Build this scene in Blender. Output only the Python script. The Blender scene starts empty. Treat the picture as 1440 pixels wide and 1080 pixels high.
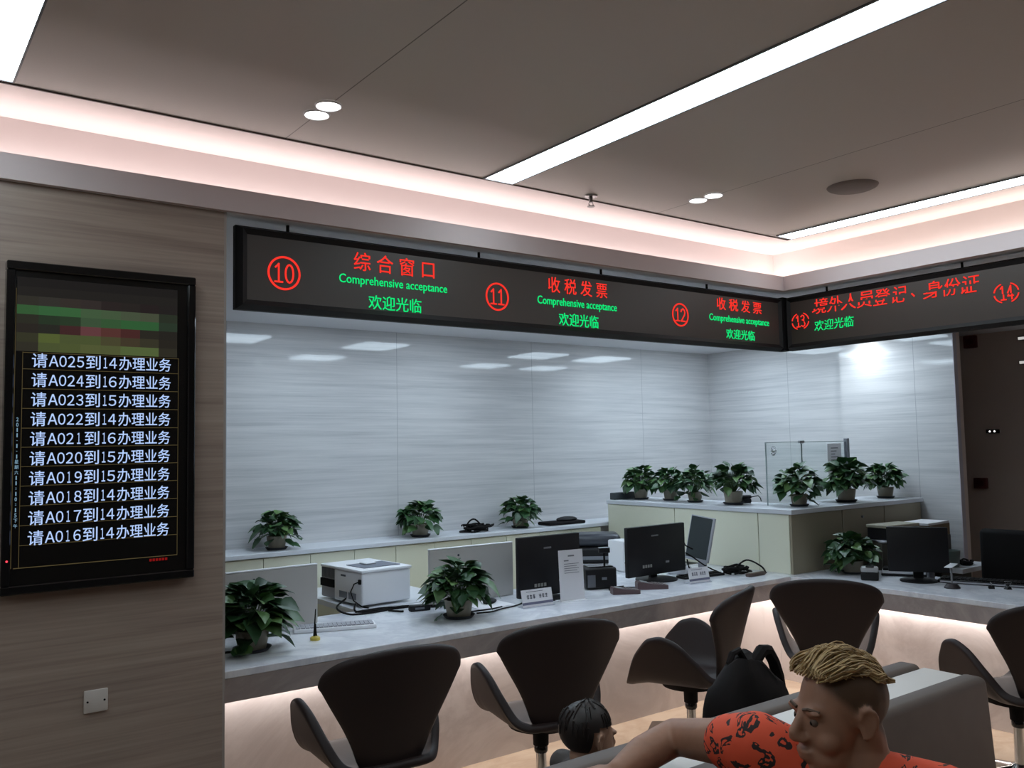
import bpy, bmesh, math, random
from mathutils import Vector, Matrix, Euler
import numpy as np

scene = bpy.context.scene
COL = scene.collection
PI = math.pi
rad = math.radians

# ------------------------------------------------------------------ camera
cam_d = bpy.data.cameras.new('camera')
cam = bpy.data.objects.new('camera', cam_d)
COL.objects.link(cam)
scene.camera = cam
cam_d.sensor_fit = 'HORIZONTAL'
cam_d.sensor_width = 36.0
cam_d.lens = 30.762
cam_d.clip_start = 0.02
_yaw, _pitch, _roll = 0.6363772, 0.07117702, -0.01942738
_f = Vector((math.sin(_yaw) * math.cos(_pitch), math.cos(_yaw) * math.cos(_pitch), math.sin(_pitch)))
_r = _f.cross(Vector((0, 0, 1))).normalized()
_u = _r.cross(_f)
_r2 = _r * math.cos(_roll) + _u * math.sin(_roll)
_u2 = -_r * math.sin(_roll) + _u * math.cos(_roll)
M = Matrix((_r2, _u2, -_f)).transposed().to_4x4()
M.translation = Vector((0, 0, 1.6))
cam.matrix_world = M

# ------------------------------------------------------------------ world, exposure
W = bpy.data.worlds.new('world')
scene.world = W
W.use_nodes = True
W.node_tree.nodes['Background'].inputs[0].default_value = (0.9, 0.95, 1, 1)
W.node_tree.nodes['Background'].inputs[1].default_value = 0.02
vs = scene.view_settings
vs.view_transform = 'Standard'
vs.look = 'None'
vs.gamma = 1.0
vs.exposure = 0.0
vs.use_curve_mapping = False
try:
    scene.cycles.use_denoising = True
    scene.cycles.denoiser = 'OPENIMAGEDENOISE'
    scene.cycles.max_bounces = 8
    scene.cycles.diffuse_bounces = 4
    scene.cycles.glossy_bounces = 4
    scene.cycles.sample_clamp_indirect = 4.0
    scene.cycles.caustics_reflective = False
    scene.cycles.caustics_refractive = False
except Exception:
    pass

# light levels (the lamps themselves are built with their fittings)
SLOT_L = 12.5          # long ceiling light slots
PANEL_L = 15.0         # square panels over the staff area
DOWN_L = 9.0
COVE_W = 2.1          # W per metre of cove
UNDER_W = 3.3         # W per metre under the counter lip


def area(name, loc, sx, sy, rot, power, color):
    d = bpy.data.lights.new(name, 'AREA')
    d.shape = 'RECTANGLE'
    d.size, d.size_y = sx, sy
    d.energy = power
    d.color = color
    o = bpy.data.objects.new(name, d)
    COL.objects.link(o)
    o.location = loc
    o.rotation_euler = rot
    return o


WARM = (1.0, 0.87, 0.83)
# cove strips, lying in the trough behind the lip and shining up
area('cove_strip_light', (0.86, 3.15, 2.475), 6.8, 0.03, (PI, 0, 0), COVE_W * 6.6, WARM)
area('cove_strip_light', (4.26, -0.25, 2.475), 0.03, 6.8, (PI, 0, 0), COVE_W * 6.6, (1.0, 0.86, 0.76))
# strips under the counter lip, shining down
area('counter_strip_light', (3.00, 3.755, 0.632), 4.0, 0.03, (rad(4), 0, 0), UNDER_W * 4.0, (1.0, 0.93, 0.90))
area('counter_strip_light', (4.985, 1.2, 0.632), 0.03, 5.0, (0, rad(-4), 0), UNDER_W * 5.0, (1.0, 0.93, 0.90))


# wall washer by the glossy pier
def spot(name, loc, target, power, angle, color, blend=0.6, size=0.03):
    d = bpy.data.lights.new(name, 'SPOT')
    d.energy = power
    d.spot_size = angle
    d.spot_blend = blend
    d.shadow_soft_size = size
    d.color = color
    o = bpy.data.objects.new(name, d)
    COL.objects.link(o)
    o.location = loc
    o.rotation_euler = (Vector(target) - Vector(loc)).to_track_quat('-Z', 'Y').to_euler()
    return o


spot('pier_downlight_beam', (6.18, 3.84, 2.41), (6.31, 3.74, 1.2), 9, rad(160), (0.86, 0.95, 1.0), 1.0, 0.06)


# ------------------------------------------------------------------ helpers
def lin(c):
    return tuple((x / 12.92 if x <= 0.04045 else ((x + 0.055) / 1.055) ** 2.4) for x in c)


def rgb(r, g, b):
    return lin((r / 255, g / 255, b / 255)) + (1.0,)


def mat(name, color, rough=0.5, metal=0.0, spec=0.5, emit=None, strength=0.0, noise=0.0, nscale=30.0, bump=0.0):
    m = bpy.data.materials.new(name)
    m.use_nodes = True
    nt = m.node_tree
    b = nt.nodes['Principled BSDF']
    if len(color) == 3:
        color = tuple(color) + (1,)
    b.inputs['Base Color'].default_value = color
    b.inputs['Roughness'].default_value = rough
    b.inputs['Metallic'].default_value = metal
    b.inputs['Specular IOR Level'].default_value = spec
    if emit is not None:
        b.inputs['Emission Color'].default_value = tuple(emit)[:3] + (1,)
        b.inputs['Emission Strength'].default_value = strength
    if noise > 0 or bump > 0:
        tc = nt.nodes.new('ShaderNodeTexCoord')
        nz = nt.nodes.new('ShaderNodeTexNoise')
        nz.inputs['Scale'].default_value = nscale
        nz.inputs['Detail'].default_value = 4
        nt.links.new(tc.outputs['Object'], nz.inputs['Vector'])
        if noise > 0:
            r = nt.nodes.new('ShaderNodeValToRGB')
            lo = tuple(max(0, c * (1 - noise)) for c in color[:3]) + (1,)
            hi = tuple(min(1, c * (1 + noise)) for c in color[:3]) + (1,)
            r.color_ramp.elements[0].position = 0.3
            r.color_ramp.elements[0].color = lo
            r.color_ramp.elements[1].position = 0.7
            r.color_ramp.elements[1].color = hi
            nt.links.new(nz.outputs['Fac'], r.inputs['Fac'])
            nt.links.new(r.outputs['Color'], b.inputs['Base Color'])
        if bump > 0:
            bp = nt.nodes.new('ShaderNodeBump')
            bp.inputs['Strength'].default_value = bump
            bp.inputs['Distance'].default_value = 0.002
            nt.links.new(nz.outputs['Fac'], bp.inputs['Height'])
            nt.links.new(bp.outputs['Normal'], b.inputs['Normal'])
    return m


def emat(name, color, strength):
    m = bpy.data.materials.new(name)
    m.use_nodes = True
    nt = m.node_tree
    b = nt.nodes['Principled BSDF']
    b.inputs['Base Color'].default_value = (0, 0, 0, 1)
    b.inputs['Specular IOR Level'].default_value = 0.0
    b.inputs['Emission Color'].default_value = tuple(color)[:3] + (1,)
    b.inputs['Emission Strength'].default_value = strength
    return m


def stone(name, stops, rough, panel=1.22, joint_dark=0.75):
    """travertine slabs: fine level streaks, with hairline joints between slabs"""
    m = bpy.data.materials.new(name)
    m.use_nodes = True
    nt = m.node_tree
    N, L = nt.nodes, nt.links
    b = N['Principled BSDF']
    b.inputs['Roughness'].default_value = rough
    b.inputs['Specular IOR Level'].default_value = 0.32
    tc = N.new('ShaderNodeTexCoord')
    mp = N.new('ShaderNodeMapping')
    mp.inputs['Scale'].default_value = (0.55, 0.55, 13.0)
    L.new(tc.outputs['Object'], mp.inputs['Vector'])
    n1 = N.new('ShaderNodeTexNoise')
    n1.inputs['Scale'].default_value = 1.6
    n1.inputs['Detail'].default_value = 7
    n1.inputs['Roughness'].default_value = 0.62
    n1.inputs['Distortion'].default_value = 0.25
    L.new(mp.outputs['Vector'], n1.inputs['Vector'])
    mp2 = N.new('ShaderNodeMapping')
    mp2.inputs['Scale'].default_value = (1.4, 1.4, 70.0)
    L.new(tc.outputs['Object'], mp2.inputs['Vector'])
    n2 = N.new('ShaderNodeTexNoise')
    n2.inputs['Scale'].default_value = 1.5
    n2.inputs['Detail'].default_value = 3
    L.new(mp2.outputs['Vector'], n2.inputs['Vector'])
    mx = N.new('ShaderNodeMix')
    mx.data_type = 'FLOAT'
    mx.inputs[0].default_value = 0.35
    L.new(n1.outputs['Fac'], mx.inputs[2])
    L.new(n2.outputs['Fac'], mx.inputs[3])
    r = N.new('ShaderNodeValToRGB')
    els = r.color_ramp.elements
    els[0].position, els[0].color = stops[0][0], stops[0][1]
    els[1].position, els[1].color = stops[-1][0], stops[-1][1]
    for p, c in stops[1:-1]:
        e = els.new(p)
        e.color = c
    L.new(mx.outputs[0], r.inputs['Fac'])
    # hairline joints
    sx = N.new('ShaderNodeSeparateXYZ')
    L.new(tc.outputs['Object'], sx.inputs[0])
    ad = N.new('ShaderNodeMath'); ad.operation = 'ADD'
    L.new(sx.outputs['X'], ad.inputs[0]); L.new(sx.outputs['Y'], ad.inputs[1])
    dv = N.new('ShaderNodeMath'); dv.operation = 'DIVIDE'; dv.inputs[1].default_value = panel
    L.new(ad.outputs[0], dv.inputs[0])
    fr = N.new('ShaderNodeMath'); fr.operation = 'FRACT'
    L.new(dv.outputs[0], fr.inputs[0])
    lt = N.new('ShaderNodeMath'); lt.operation = 'LESS_THAN'; lt.inputs[1].default_value = 0.004
    L.new(fr.outputs[0], lt.inputs[0])
    mz = N.new('ShaderNodeMix'); mz.data_type = 'RGBA'
    L.new(lt.outputs[0], mz.inputs[0])
    L.new(r.outputs['Color'], mz.inputs[6])
    mz.inputs[7].default_value = tuple(c * joint_dark for c in stops[0][1][:3]) + (1,)
    L.new(mz.outputs[2], b.inputs['Base Color'])
    return m


def marble(name, base, vein, rough, scale=2.2):
    m = bpy.data.materials.new(name)
    m.use_nodes = True
    nt = m.node_tree
    N, L = nt.nodes, nt.links
    b = N['Principled BSDF']
    b.inputs['Roughness'].default_value = rough
    tc = N.new('ShaderNodeTexCoord')
    nz = N.new('ShaderNodeTexNoise')
    nz.inputs['Scale'].default_value = scale
    nz.inputs['Detail'].default_value = 8
    nz.inputs['Roughness'].default_value = 0.65
    nz.inputs['Distortion'].default_value = 1.2
    L.new(tc.outputs['Object'], nz.inputs['Vector'])
    r = N.new('ShaderNodeValToRGB')
    e = r.color_ramp.elements
    e[0].position, e[0].color = 0.40, base
    e[1].position, e[1].color = 0.62, base
    k = e.new(0.5)
    k.color = vein
    L.new(nz.outputs['Fac'], r.inputs['Fac'])
    L.new(r.outputs['Color'], b.inputs['Base Color'])
    return m


class MB:
    """collects shapes into one mesh"""

    def __init__(self):
        self.bm = bmesh.new()

    def _tx(self, verts, mtx):
        bmesh.ops.transform(self.bm, matrix=mtx, verts=verts)

    def box(self, x0, x1, y0, y1, z0, z1, bevel=0.0, seg=2, mtx=None, mi=0):
        r = bmesh.ops.create_cube(self.bm, size=1.0)
        vs_ = r['verts']
        self._tx(vs_, Matrix.Translation(((x0 + x1) / 2, (y0 + y1) / 2, (z0 + z1) / 2)) @ Matrix.Diagonal((abs(x1 - x0), abs(y1 - y0), abs(z1 - z0), 1)))
        faces = list({f for v in vs_ for f in v.link_faces})
        if bevel > 0:
            es = list({e for v in vs_ for e in v.link_edges})
            rr = bmesh.ops.bevel(self.bm, geom=es, offset=bevel, segments=seg, affect='EDGES', profile=0.5)
            faces = list({f for f in rr['faces']} | {f for f in faces if f.is_valid})
            vs_ = list({v for f in faces for v in f.verts})
            # include every connected face
            faces = list({f for v in vs_ for f in v.link_faces})
        if mtx is not None:
            self._tx(vs_, mtx)
        for f in faces:
            f.material_index = mi
        return self

    def cone(self, p0, p1, r0, r1=None, seg=16, caps=True, mi=0):
        if r1 is None:
            r1 = r0
        p0, p1 = Vector(p0), Vector(p1)
        d = p1 - p0
        q = d.to_track_quat('Z', 'Y')
        a, b = [], []
        for i in range(seg):
            t = 2 * PI * i / seg
            o = Vector((math.cos(t), math.sin(t), 0))
            a.append(self.bm.verts.new(p0 + q @ (o * r0)))
            b.append(self.bm.verts.new(p1 + q @ (o * r1)))
        for i in range(seg):
            j = (i + 1) % seg
            self.bm.faces.new((a[i], a[j], b[j], b[i])).material_index = mi
        if caps:
            self.bm.faces.new(list(reversed(a))).material_index = mi
            self.bm.faces.new(b).material_index = mi
        return self

    def lathe(self, prof, seg=24, c=(0, 0, 0), mi=0, rings=None):
        c = Vector(c)
        prev = None
        for (r, z) in prof:
            if r < 1e-6:
                cur = [self.bm.verts.new(c + Vector((0, 0, z)))]
            else:
                cur = [self.bm.verts.new(c + Vector((r * math.cos(2 * PI * i / seg), r * math.sin(2 * PI * i / seg), z))) for i in range(seg)]
            if prev is not None:
                for i in range(seg):
                    j = (i + 1) % seg
                    if len(prev) == 1 and len(cur) == 1:
                        pass
                    elif len(prev) == 1:
                        self.bm.faces.new((prev[0], cur[j], cur[i])).material_index = mi
                    elif len(cur) == 1:
                        self.bm.faces.new((prev[i], prev[j], cur[0])).material_index = mi
                    else:
                        self.bm.faces.new((prev[i], prev[j], cur[j], cur[i])).material_index = mi
            prev = cur
        return self

    def tube(self, pts, r, seg=8, r1=None, mi=0):
        pts = [Vector(p) for p in pts]
        n = len(pts)
        prev = None
        up = Vector((0.13, 0.21, 0.97)).normalized()
        first = None
        for i, p in enumerate(pts):
            t = (pts[min(i + 1, n - 1)] - pts[max(i - 1, 0)])
            if t.length < 1e-9:
                t = Vector((0, 0, 1))
            t.normalize()
            s = t.cross(up)
            if s.length < 1e-3:
                s = t.cross(Vector((1, 0, 0)))
            s.normalize()
            u = s.cross(t)
            rr = r if r1 is None else r + (r1 - r) * i / max(1, n - 1)
            cur = [self.bm.verts.new(p + s * (rr * math.cos(2 * PI * k / seg)) + u * (rr * math.sin(2 * PI * k / seg))) for k in range(seg)]
            if prev:
                for k in range(seg):
                    j = (k + 1) % seg
                    self.bm.faces.new((prev[k], prev[j], cur[j], cur[k])).material_index = mi
            else:
                first = cur
            prev = cur
        self.bm.faces.new(list(reversed(first))).material_index = mi
        self.bm.faces.new(prev).material_index = mi
        return self

    def ball(self, c, r, seg=16, rings=10, rot=None, mi=0):
        if not hasattr(r, '__len__'):
            r = (r, r, r)
        res = bmesh.ops.create_uvsphere(self.bm, u_segments=seg, v_segments=rings, radius=1.0)
        m = Matrix.Translation(Vector(c))
        if rot is not None:
            m = m @ rot.to_4x4()
        m = m @ Matrix.Diagonal((r[0], r[1], r[2], 1))
        self._tx(res['verts'], m)
        for f in {f for v in res['verts'] for f in v.link_faces}:
            f.material_index = mi
        return self

    def grid(self, fn, nu, nv, mi=0):
        vv = [[self.bm.verts.new(Vector(fn(i / nu, j / nv))) for j in range(nv + 1)] for i in range(nu + 1)]
        for i in range(nu):
            for j in range(nv):
                self.bm.faces.new((vv[i][j], vv[i + 1][j], vv[i + 1][j + 1], vv[i][j + 1])).material_index = mi
        return self

    def poly_prism(self, pts, h, axis_mtx, mi=0):
        """flat outline pts (2-D) thickened by h along local z, placed by axis_mtx"""
        a = [self.bm.verts.new(axis_mtx @ Vector((x, y, 0))) for x, y in pts]
        b = [self.bm.verts.new(axis_mtx @ Vector((x, y, h))) for x, y in pts]
        n = len(pts)
        self.bm.faces.new(list(reversed(a))).material_index = mi
        self.bm.faces.new(b).material_index = mi
        for i in range(n):
            j = (i + 1) % n
            self.bm.faces.new((a[i], a[j], b[j], b[i])).material_index = mi
        return self

    def mesh(self, name, mats, smooth=35, recalc=True):
        if recalc:
            bmesh.ops.recalc_face_normals(self.bm, faces=self.bm.faces)
        me = bpy.data.meshes.new(name)
        self.bm.to_mesh(me)
        self.bm.free()
        for m in (mats if isinstance(mats, (list, tuple)) else [mats]):
            me.materials.append(m)
        if smooth:
            me.shade_smooth()
            me.set_sharp_from_angle(angle=rad(smooth))
        return me

    def obj(self, name, mats, parent=None, smooth=35, recalc=True):
        return link(name, self.mesh(name, mats, smooth, recalc), parent)


def link(name, me, parent=None, mtx=None):
    o = bpy.data.objects.new(name, me)
    COL.objects.link(o)
    if parent is not None:
        o.parent = parent
    if mtx is not None:
        o.matrix_local = mtx
    return o


def tag(o, label=None, cat=None, group=None, kind=None):
    if label:
        o['label'] = label
    if cat:
        o['category'] = cat
    if group:
        o['group'] = group
    if kind:
        o['kind'] = kind
    return o


def thing(name, label, cat, loc=(0, 0, 0), rz=0.0, group=None):
    o = bpy.data.objects.new(name, None)
    o.empty_display_size = 0.05
    COL.objects.link(o)
    o.location = loc
    o.rotation_euler = (0, 0, rz)
    return tag(o, label, cat, group)


def struct(name, mb, m, smooth=0):
    return tag(mb.obj(name, m, None, smooth), kind='structure')


def children(o):
    return [c for c in bpy.data.objects if c.parent == o]


def dup(root, loc, rz, label, group=None):
    r = root.copy()
    COL.objects.link(r)
    r.location = loc
    r.rotation_euler = (0, 0, rz)
    r['label'] = label
    if group:
        r['group'] = group
    for ch in children(root):
        c = ch.copy()
        COL.objects.link(c)
        c.parent = r
        for g in children(ch):
            d = g.copy()
            COL.objects.link(d)
            d.parent = c
    return r


def evaluated_mesh(o):
    bpy.context.view_layer.update()
    dg = bpy.context.evaluated_depsgraph_get()
    return bpy.data.meshes.new_from_object(o.evaluated_get(dg))


def text_mesh(s, weight=0.0, extrude=0.01, res=3):
    c = bpy.data.curves.new('lettering', 'FONT')
    c.body = s
    c.size = 1.0
    c.extrude = extrude
    c.offset = weight
    c.resolution_u = res
    o = bpy.data.objects.new('lettering', c)
    COL.objects.link(o)
    me = evaluated_mesh(o)
    bpy.data.objects.remove(o)
    bpy.data.curves.remove(c)
    return me


def text_on(name, s, m, parent, origin, xdir, w, h, ydir=Vector((0, 0, 1)), weight=0.0, thick=0.002, skew=0.0, broken=None):
    """lettering stretched into a w x h rectangle whose lower left corner is origin; broken = (shift, gap) for a torn LED line"""
    me = text_mesh(s, weight)
    n = len(me.vertices)
    co = np.empty(n * 3)
    me.vertices.foreach_get('co', co)
    co = co.reshape(-1, 3)
    lo, hi = co.min(0), co.max(0)
    co[:, 0] = (co[:, 0] - lo[0]) / max(1e-6, hi[0] - lo[0]) * w
    co[:, 1] = (co[:, 1] - lo[1]) / max(1e-6, hi[1] - lo[1]) * h
    co[:, 2] = (co[:, 2] - lo[2]) / max(1e-6, hi[2] - lo[2]) * thick
    me.vertices.foreach_set('co', co.ravel())
    if broken:
        b0 = bmesh.new(); b0.from_mesh(me)
        b1 = b0.copy()
        for b, keep in ((b0, 1), (b1, -1)):
            bmesh.ops.bisect_plane(b, geom=b.verts[:] + b.edges[:] + b.faces[:], plane_co=(0, h * 0.42, 0), plane_no=(0, keep, 0), clear_inner=True)
        for v in b1.verts:
            v.co.x += broken[0]
            v.co.y += broken[1]
        tmp = bpy.data.meshes.new('tmp')
        b1.to_mesh(tmp)
        b0.from_mesh(tmp)
        b0.to_mesh(me)
        b0.free(); b1.free()
        bpy.data.meshes.remove(tmp)
    xd = Vector(xdir).normalized()
    yd = Vector(ydir).normalized()
    nd = xd.cross(yd)
    mt = Matrix((xd, yd, nd)).transposed().to_4x4()
    mt.translation = Vector(origin)
    me.transform(mt)
    me.materials.clear()
    me.materials.append(m)
    return link(name, me, parent)


# ------------------------------------------------------------------ materials
STONE_BACK = stone('pale_stone_slabs', [(0.28, rgb(172, 172, 174)), (0.44, rgb(194, 193, 194)), (0.58, rgb(207, 205, 205)), (0.72, rgb(214, 212, 212))], 0.05, joint_dark=0.965)
STONE_FRONT = stone('warm_dim_lit_stone', [(0.30, rgb(122, 106, 97)), (0.46, rgb(146, 128, 118)), (0.6, rgb(160, 142, 130)), (0.74, rgb(170, 152, 140))], 0.32, panel=2.4)  # same stone as the back wall, coloured for the hall's dim warm light
def ceiling_mat():
    m = mat('ceiling_panel', rgb(205, 197, 192), 0.42, spec=0.4)
    nt = m.node_tree
    N, L = nt.nodes, nt.links
    tc = N.new('ShaderNodeTexCoord')
    sx = N.new('ShaderNodeSeparateXYZ')
    L.new(tc.outputs['Object'], sx.inputs[0])
    ma = N.new('ShaderNodeMath'); ma.operation = 'MULTIPLY_ADD'
    ma.inputs[1].default_value = 1 / 1.77
    ma.inputs[2].default_value = -1.11 / 1.77 + 4
    L.new(sx.outputs['X'], ma.inputs[0])
    fr = N.new('ShaderNodeMath'); fr.operation = 'FRACT'
    L.new(ma.outputs[0], fr.inputs[0])
    lt = N.new('ShaderNodeMath'); lt.operation = 'LESS_THAN'; lt.inputs[1].default_value = 0.0022
    L.new(fr.outputs[0], lt.inputs[0])
    mz = N.new('ShaderNodeMix'); mz.data_type = 'RGBA'
    L.new(lt.outputs[0], mz.inputs[0])
    mz.inputs[6].default_value = rgb(205, 197, 192)
    mz.inputs[7].default_value = rgb(120, 112, 108)
    L.new(mz.outputs[2], N['Principled BSDF'].inputs['Base Color'])
    return m


CEIL_M = ceiling_mat()
PLASTER = mat('white_plaster', rgb(212, 203, 202), 0.75)
SOFFIT_M = mat('soffit_paint', rgb(226, 226, 230), 0.7)
LIP_M = mat('soffit_lip_paint', rgb(196, 182, 182), 0.6)
FLOOR_M = marble('beige_floor_tile', rgb(206, 184, 160), rgb(192, 168, 144), 0.25, 1.2)
INLAY_M = mat('dark_floor_tile', rgb(84, 72, 64), 0.3)
MARBLE = marble('white_counter_marble', rgb(238, 239, 244), rgb(216, 217, 226), 0.16, 2.6)
LIPSTONE = marble('counter_apron_marble', rgb(176, 163, 159), rgb(156, 144, 141), 0.35, 2.0)
PLINTH_M = marble('counter_base_marble', rgb(206, 197, 193), rgb(190, 180, 176), 0.45, 1.4)
CREAM = mat('cream_laminate', rgb(228, 226, 204), 0.45)
CREAM_D = mat('cream_laminate_edge', rgb(150, 152, 140), 0.5)
WHITE_TOP = mat('white_worktop', rgb(214, 216, 222), 0.3)
BLACK = mat('black_plastic', rgb(21, 19, 21), 0.5, spec=0.3)
BLACK_G = mat('glossy_black', rgb(18, 17, 18), 0.12)
BLACK_M = mat('matte_black', rgb(20, 17, 17), 0.75, spec=0.15)
CHAIR_M = mat('black_leatherette', rgb(42, 31, 30), 0.55, spec=0.35, bump=0.15, nscale=220)
CHROME = mat('chrome', rgb(200, 200, 200), 0.15, metal=1.0)
STEEL = mat('brushed_steel', rgb(150, 150, 152), 0.35, metal=0.9)
GREY_P = mat('grey_plastic', rgb(120, 122, 128), 0.5)
SILVER_B = mat('silver_grey_panel', rgb(178, 174, 170), 0.45)
WHITE_P = mat('white_plastic', rgb(234, 234, 238), 0.42)
WHITE_D = mat('off_white_plastic', rgb(170, 170, 178), 0.5)
PAPER = mat('paper', rgb(222, 220, 224), 0.8)
PRINT = mat('printed_ink', rgb(70, 70, 80), 0.8)
BAND = mat('blue_grey_print_band', rgb(112, 112, 134), 0.8)
SOFA_M = mat('taupe_leatherette', rgb(102, 91, 85), 0.55, spec=0.3, noise=0.06, nscale=9, bump=0.1)
DARKWALL = mat('dark_brown_wall', rgb(214, 196, 186), 0.5)
REDBOX = mat('dark_red_box', rgb(92, 34, 32), 0.5)
POT_M = mat('beige_pot', rgb(146, 138, 122), 0.6, noise=0.1, nscale=20)
SAUCER = mat('dark_saucer', rgb(38, 36, 42), 0.5)
YELLOW = mat('yellow_base', rgb(196, 176, 74), 0.4)
BROWN = mat('brown_card', rgb(112, 92, 70), 0.8)
SLOT_E = emat('slot_light', lin((0.90, 0.97, 1.0)), SLOT_L)
PANEL_E = emat('panel_light', lin((0.86, 0.94, 1.0)), PANEL_L)
DOWN_E = emat('downlight_lamp', (1.0, 1.0, 1.0), DOWN_L)
LED_R = emat('red_led', lin((1.0, 0.22, 0.18)), 1.0)
LED_G = emat('green_led', lin((0.08, 0.93, 0.50)), 0.95)
LED_D = mat('led_board', rgb(64, 56, 52), 0.5, noise=0.08, nscale=600)
FRAME_M = mat('sign_frame', rgb(17, 15, 17), 0.6, spec=0.3)
LCD_T = emat('screen_text', lin((0.72, 0.82, 1.0)), 0.95)
LCD_L = emat('screen_rule', lin((0.34, 0.30, 0.20)), 0.8)
LCD_D = emat('screen_date', lin((0.52, 0.66, 0.75)), 0.8)
LCD_RED = emat('screen_red', lin((0.5, 0.08, 0.08)), 0.9)
PWR_RED = emat('power_led', (1.0, 0.05, 0.08), 2.0)


def leaf_mat():
    m = bpy.data.materials.new('glossy_leaf')
    m.use_nodes = True
    nt = m.node_tree
    N, L = nt.nodes, nt.links
    b = N['Principled BSDF']
    b.inputs['Roughness'].default_value = 0.42
    g = N.new('ShaderNodeNewGeometry')
    r = N.new('ShaderNodeValToRGB')
    e = r.color_ramp.elements
    e[0].position, e[0].color = 0.0, rgb(34, 62, 38)
    e[1].position, e[1].color = 1.0, rgb(96, 128, 72)
    k = e.new(0.65)
    k.color = rgb(54, 90, 52)
    L.new(g.outputs['Random Per Island'], r.inputs['Fac'])
    L.new(r.outputs['Color'], b.inputs['Base Color'])
    return m


LEAF = leaf_mat()

# ================================================================== THE ROOM
XL, YR, XR = -2.6, -4.0, 7.2          # left wall, wall behind the camera, dark wall on the right
ZC, ZS = 2.65, 2.43                   # main ceiling, soffit over the counter
YB = 5.5                              # back wall

struct('floor', MB().box(XL, XR, YR, YB, -0.08, 0.0), FLOOR_M)
d = MB()
dm = Matrix.Translation((3.70, 3.60, 0.0))
d.poly_prism([(-0.15, 0.0), (0.0, -0.11), (0.15, 0.0), (0.0, 0.11)], 0.0015, dm)
struct('floor_inlay', d, INLAY_M)

# main ceiling tray: a dropped panel whose edge stops short of the cove
c = MB()
PX, PY = 3.848, 2.762
c.box(XL, PX, YR, PY, ZC, ZC + 0.03)
struct('ceiling', c, CEIL_M)
c = MB()
c.box(XL, PX + 0.006, PY, PY + 0.006, ZC - 0.004, ZC + 0.034)
c.box(PX, PX + 0.006, YR, PY, ZC - 0.004, ZC + 0.034)
struct('trim_3', c, mat('tray_shadow_gap', rgb(98, 88, 86), 0.5))  # dark strip colours in the shadow gap along the tray edge
c = MB()
c.box(XL, 4.33, YR, 3.22, 2.70, 2.76)
struct('ceiling_cove_top', c, PLASTER)
c = MB()
c.box(XL, 4.33, 3.20, 3.24, 2.44, 2.76)
c.box(4.31, 4.35, YR, 3.24, 2.44, 2.76)
struct('ceiling_cove_wall', c, PLASTER)
# lip of the cove and the soffit behind it
c = MB()
c.box(XL, 4.07, 2.960, 2.980, 2.43, 2.51)
c.box(4.07, 4.09, YR, 2.980, 2.43, 2.51)
struct('ceiling_cove_lip', c, LIP_M)
c = MB()
c.box(XL, XR, 2.980, YB, ZS, ZS + 0.03)
c.box(4.09, XR, YR, 2.980, ZS, ZS + 0.03)
struct('ceiling_soffit', c, SOFFIT_M)
# walls
struct('wall_front', MB().box(XL, 0.980, 2.985, 3.12, 0.0, ZS), STONE_FRONT)
struct('trim_1', MB().box(0.980, 0.988, 2.985, 3.12, 0.0, ZS), mat('pale_corner_bead', rgb(150, 140, 134), 0.4))
struct('wall_back', MB().box(XL, XR, YB, YB + 0.1, 0.0, ZS), STONE_BACK)
struct('wall_right', MB().box(6.36, 6.46, 4.08, YB, 0.0, ZS), STONE_BACK)
struct('wall_pier', MB().box(6.30, 6.345, 3.165, 4.08, 0.0, ZS), STONE_BACK)
struct('trim_2', MB().box(6.296, 6.345, 3.159, 3.165, 0.0, ZS), mat('pier_edge_trim', rgb(190, 182, 190), 0.3))
struct('trim_4', MB().box(6.345, 6.40, 3.162, 4.09, 0.0, ZS), DARKWALL)
struct('wall_dark', MB().box(XR, XR + 0.1, YR, YB, 0.0, ZS), DARKWALL)
struct('wall_left', MB().box(XL - 0.1, XL, YR, YB, 0.0, 2.76), mat('left_wall_paint', rgb(150, 140, 132), 0.7))
struct('wall_rear', MB().box(XL, XR, YR - 0.1, YR, 0.0, 2.76), mat('rear_wall_paint', rgb(110, 102, 98), 0.7))


# ------------------------------------------------------------------ ceiling fittings
def slot_light(label, x0, x1, y0, y1):
    t = thing('ceiling_slot_light', label, 'ceiling light', ((x0 + x1) / 2, y1, ZC), 0, 'long light slots in the ceiling')
    w = (x1 - x0) / 2
    MB().box(-w, w, y0 - y1, 0, -0.003, -0.0005).obj('diffuser', SLOT_E, t, 0)
    f = MB()
    f.box(-w - 0.006, -w, y0 - y1, 0.006, -0.006, -0.0005)
    f.box(w, w + 0.006, y0 - y1, 0.006, -0.006, -0.0005)
    f.box(-w, w, 0, 0.006, -0.006, -0.0005)
    f.obj('housing', GREY_P, t, 0)


slot_light('long white light slot crossing the middle of the ceiling', 1.920, 2.052, 0.35, 2.748)
slot_light('long white light slot at the ceiling edge above the far corner sign', 3.726, 3.842, 0.35, 2.732)
slot_light('wide white light slot above the queue display wall', 0.160, 0.304, 0.35, 2.738)
slot_light('white light slot over the waiting area beyond the frame', -1.68, -1.55, 0.35, 2.738)


def twin_downlight(label, x, y):
    t = thing('twin_downlight', label, 'downlight', (x, y, ZC), 0, 'twin round downlights')
    for s in (-1, 1):
        MB().cone((0, s * 0.043, -0.004), (0, s * 0.043, -0.0008), 0.032, 0.034, 24).obj('lamp', DOWN_E, t)
        r = MB()
        r.lathe([(0.034, -0.001), (0.038, -0.006), (0.042, -0.001)], 24, (0, s * 0.043, 0))
        r.obj('rim', WHITE_P, t)


twin_downlight('pair of round downlights in the ceiling above the number 10 sign', 1.110, 2.46)
twin_downlight('pair of round downlights near the ceiling speaker', 2.875, 2.465)

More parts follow.
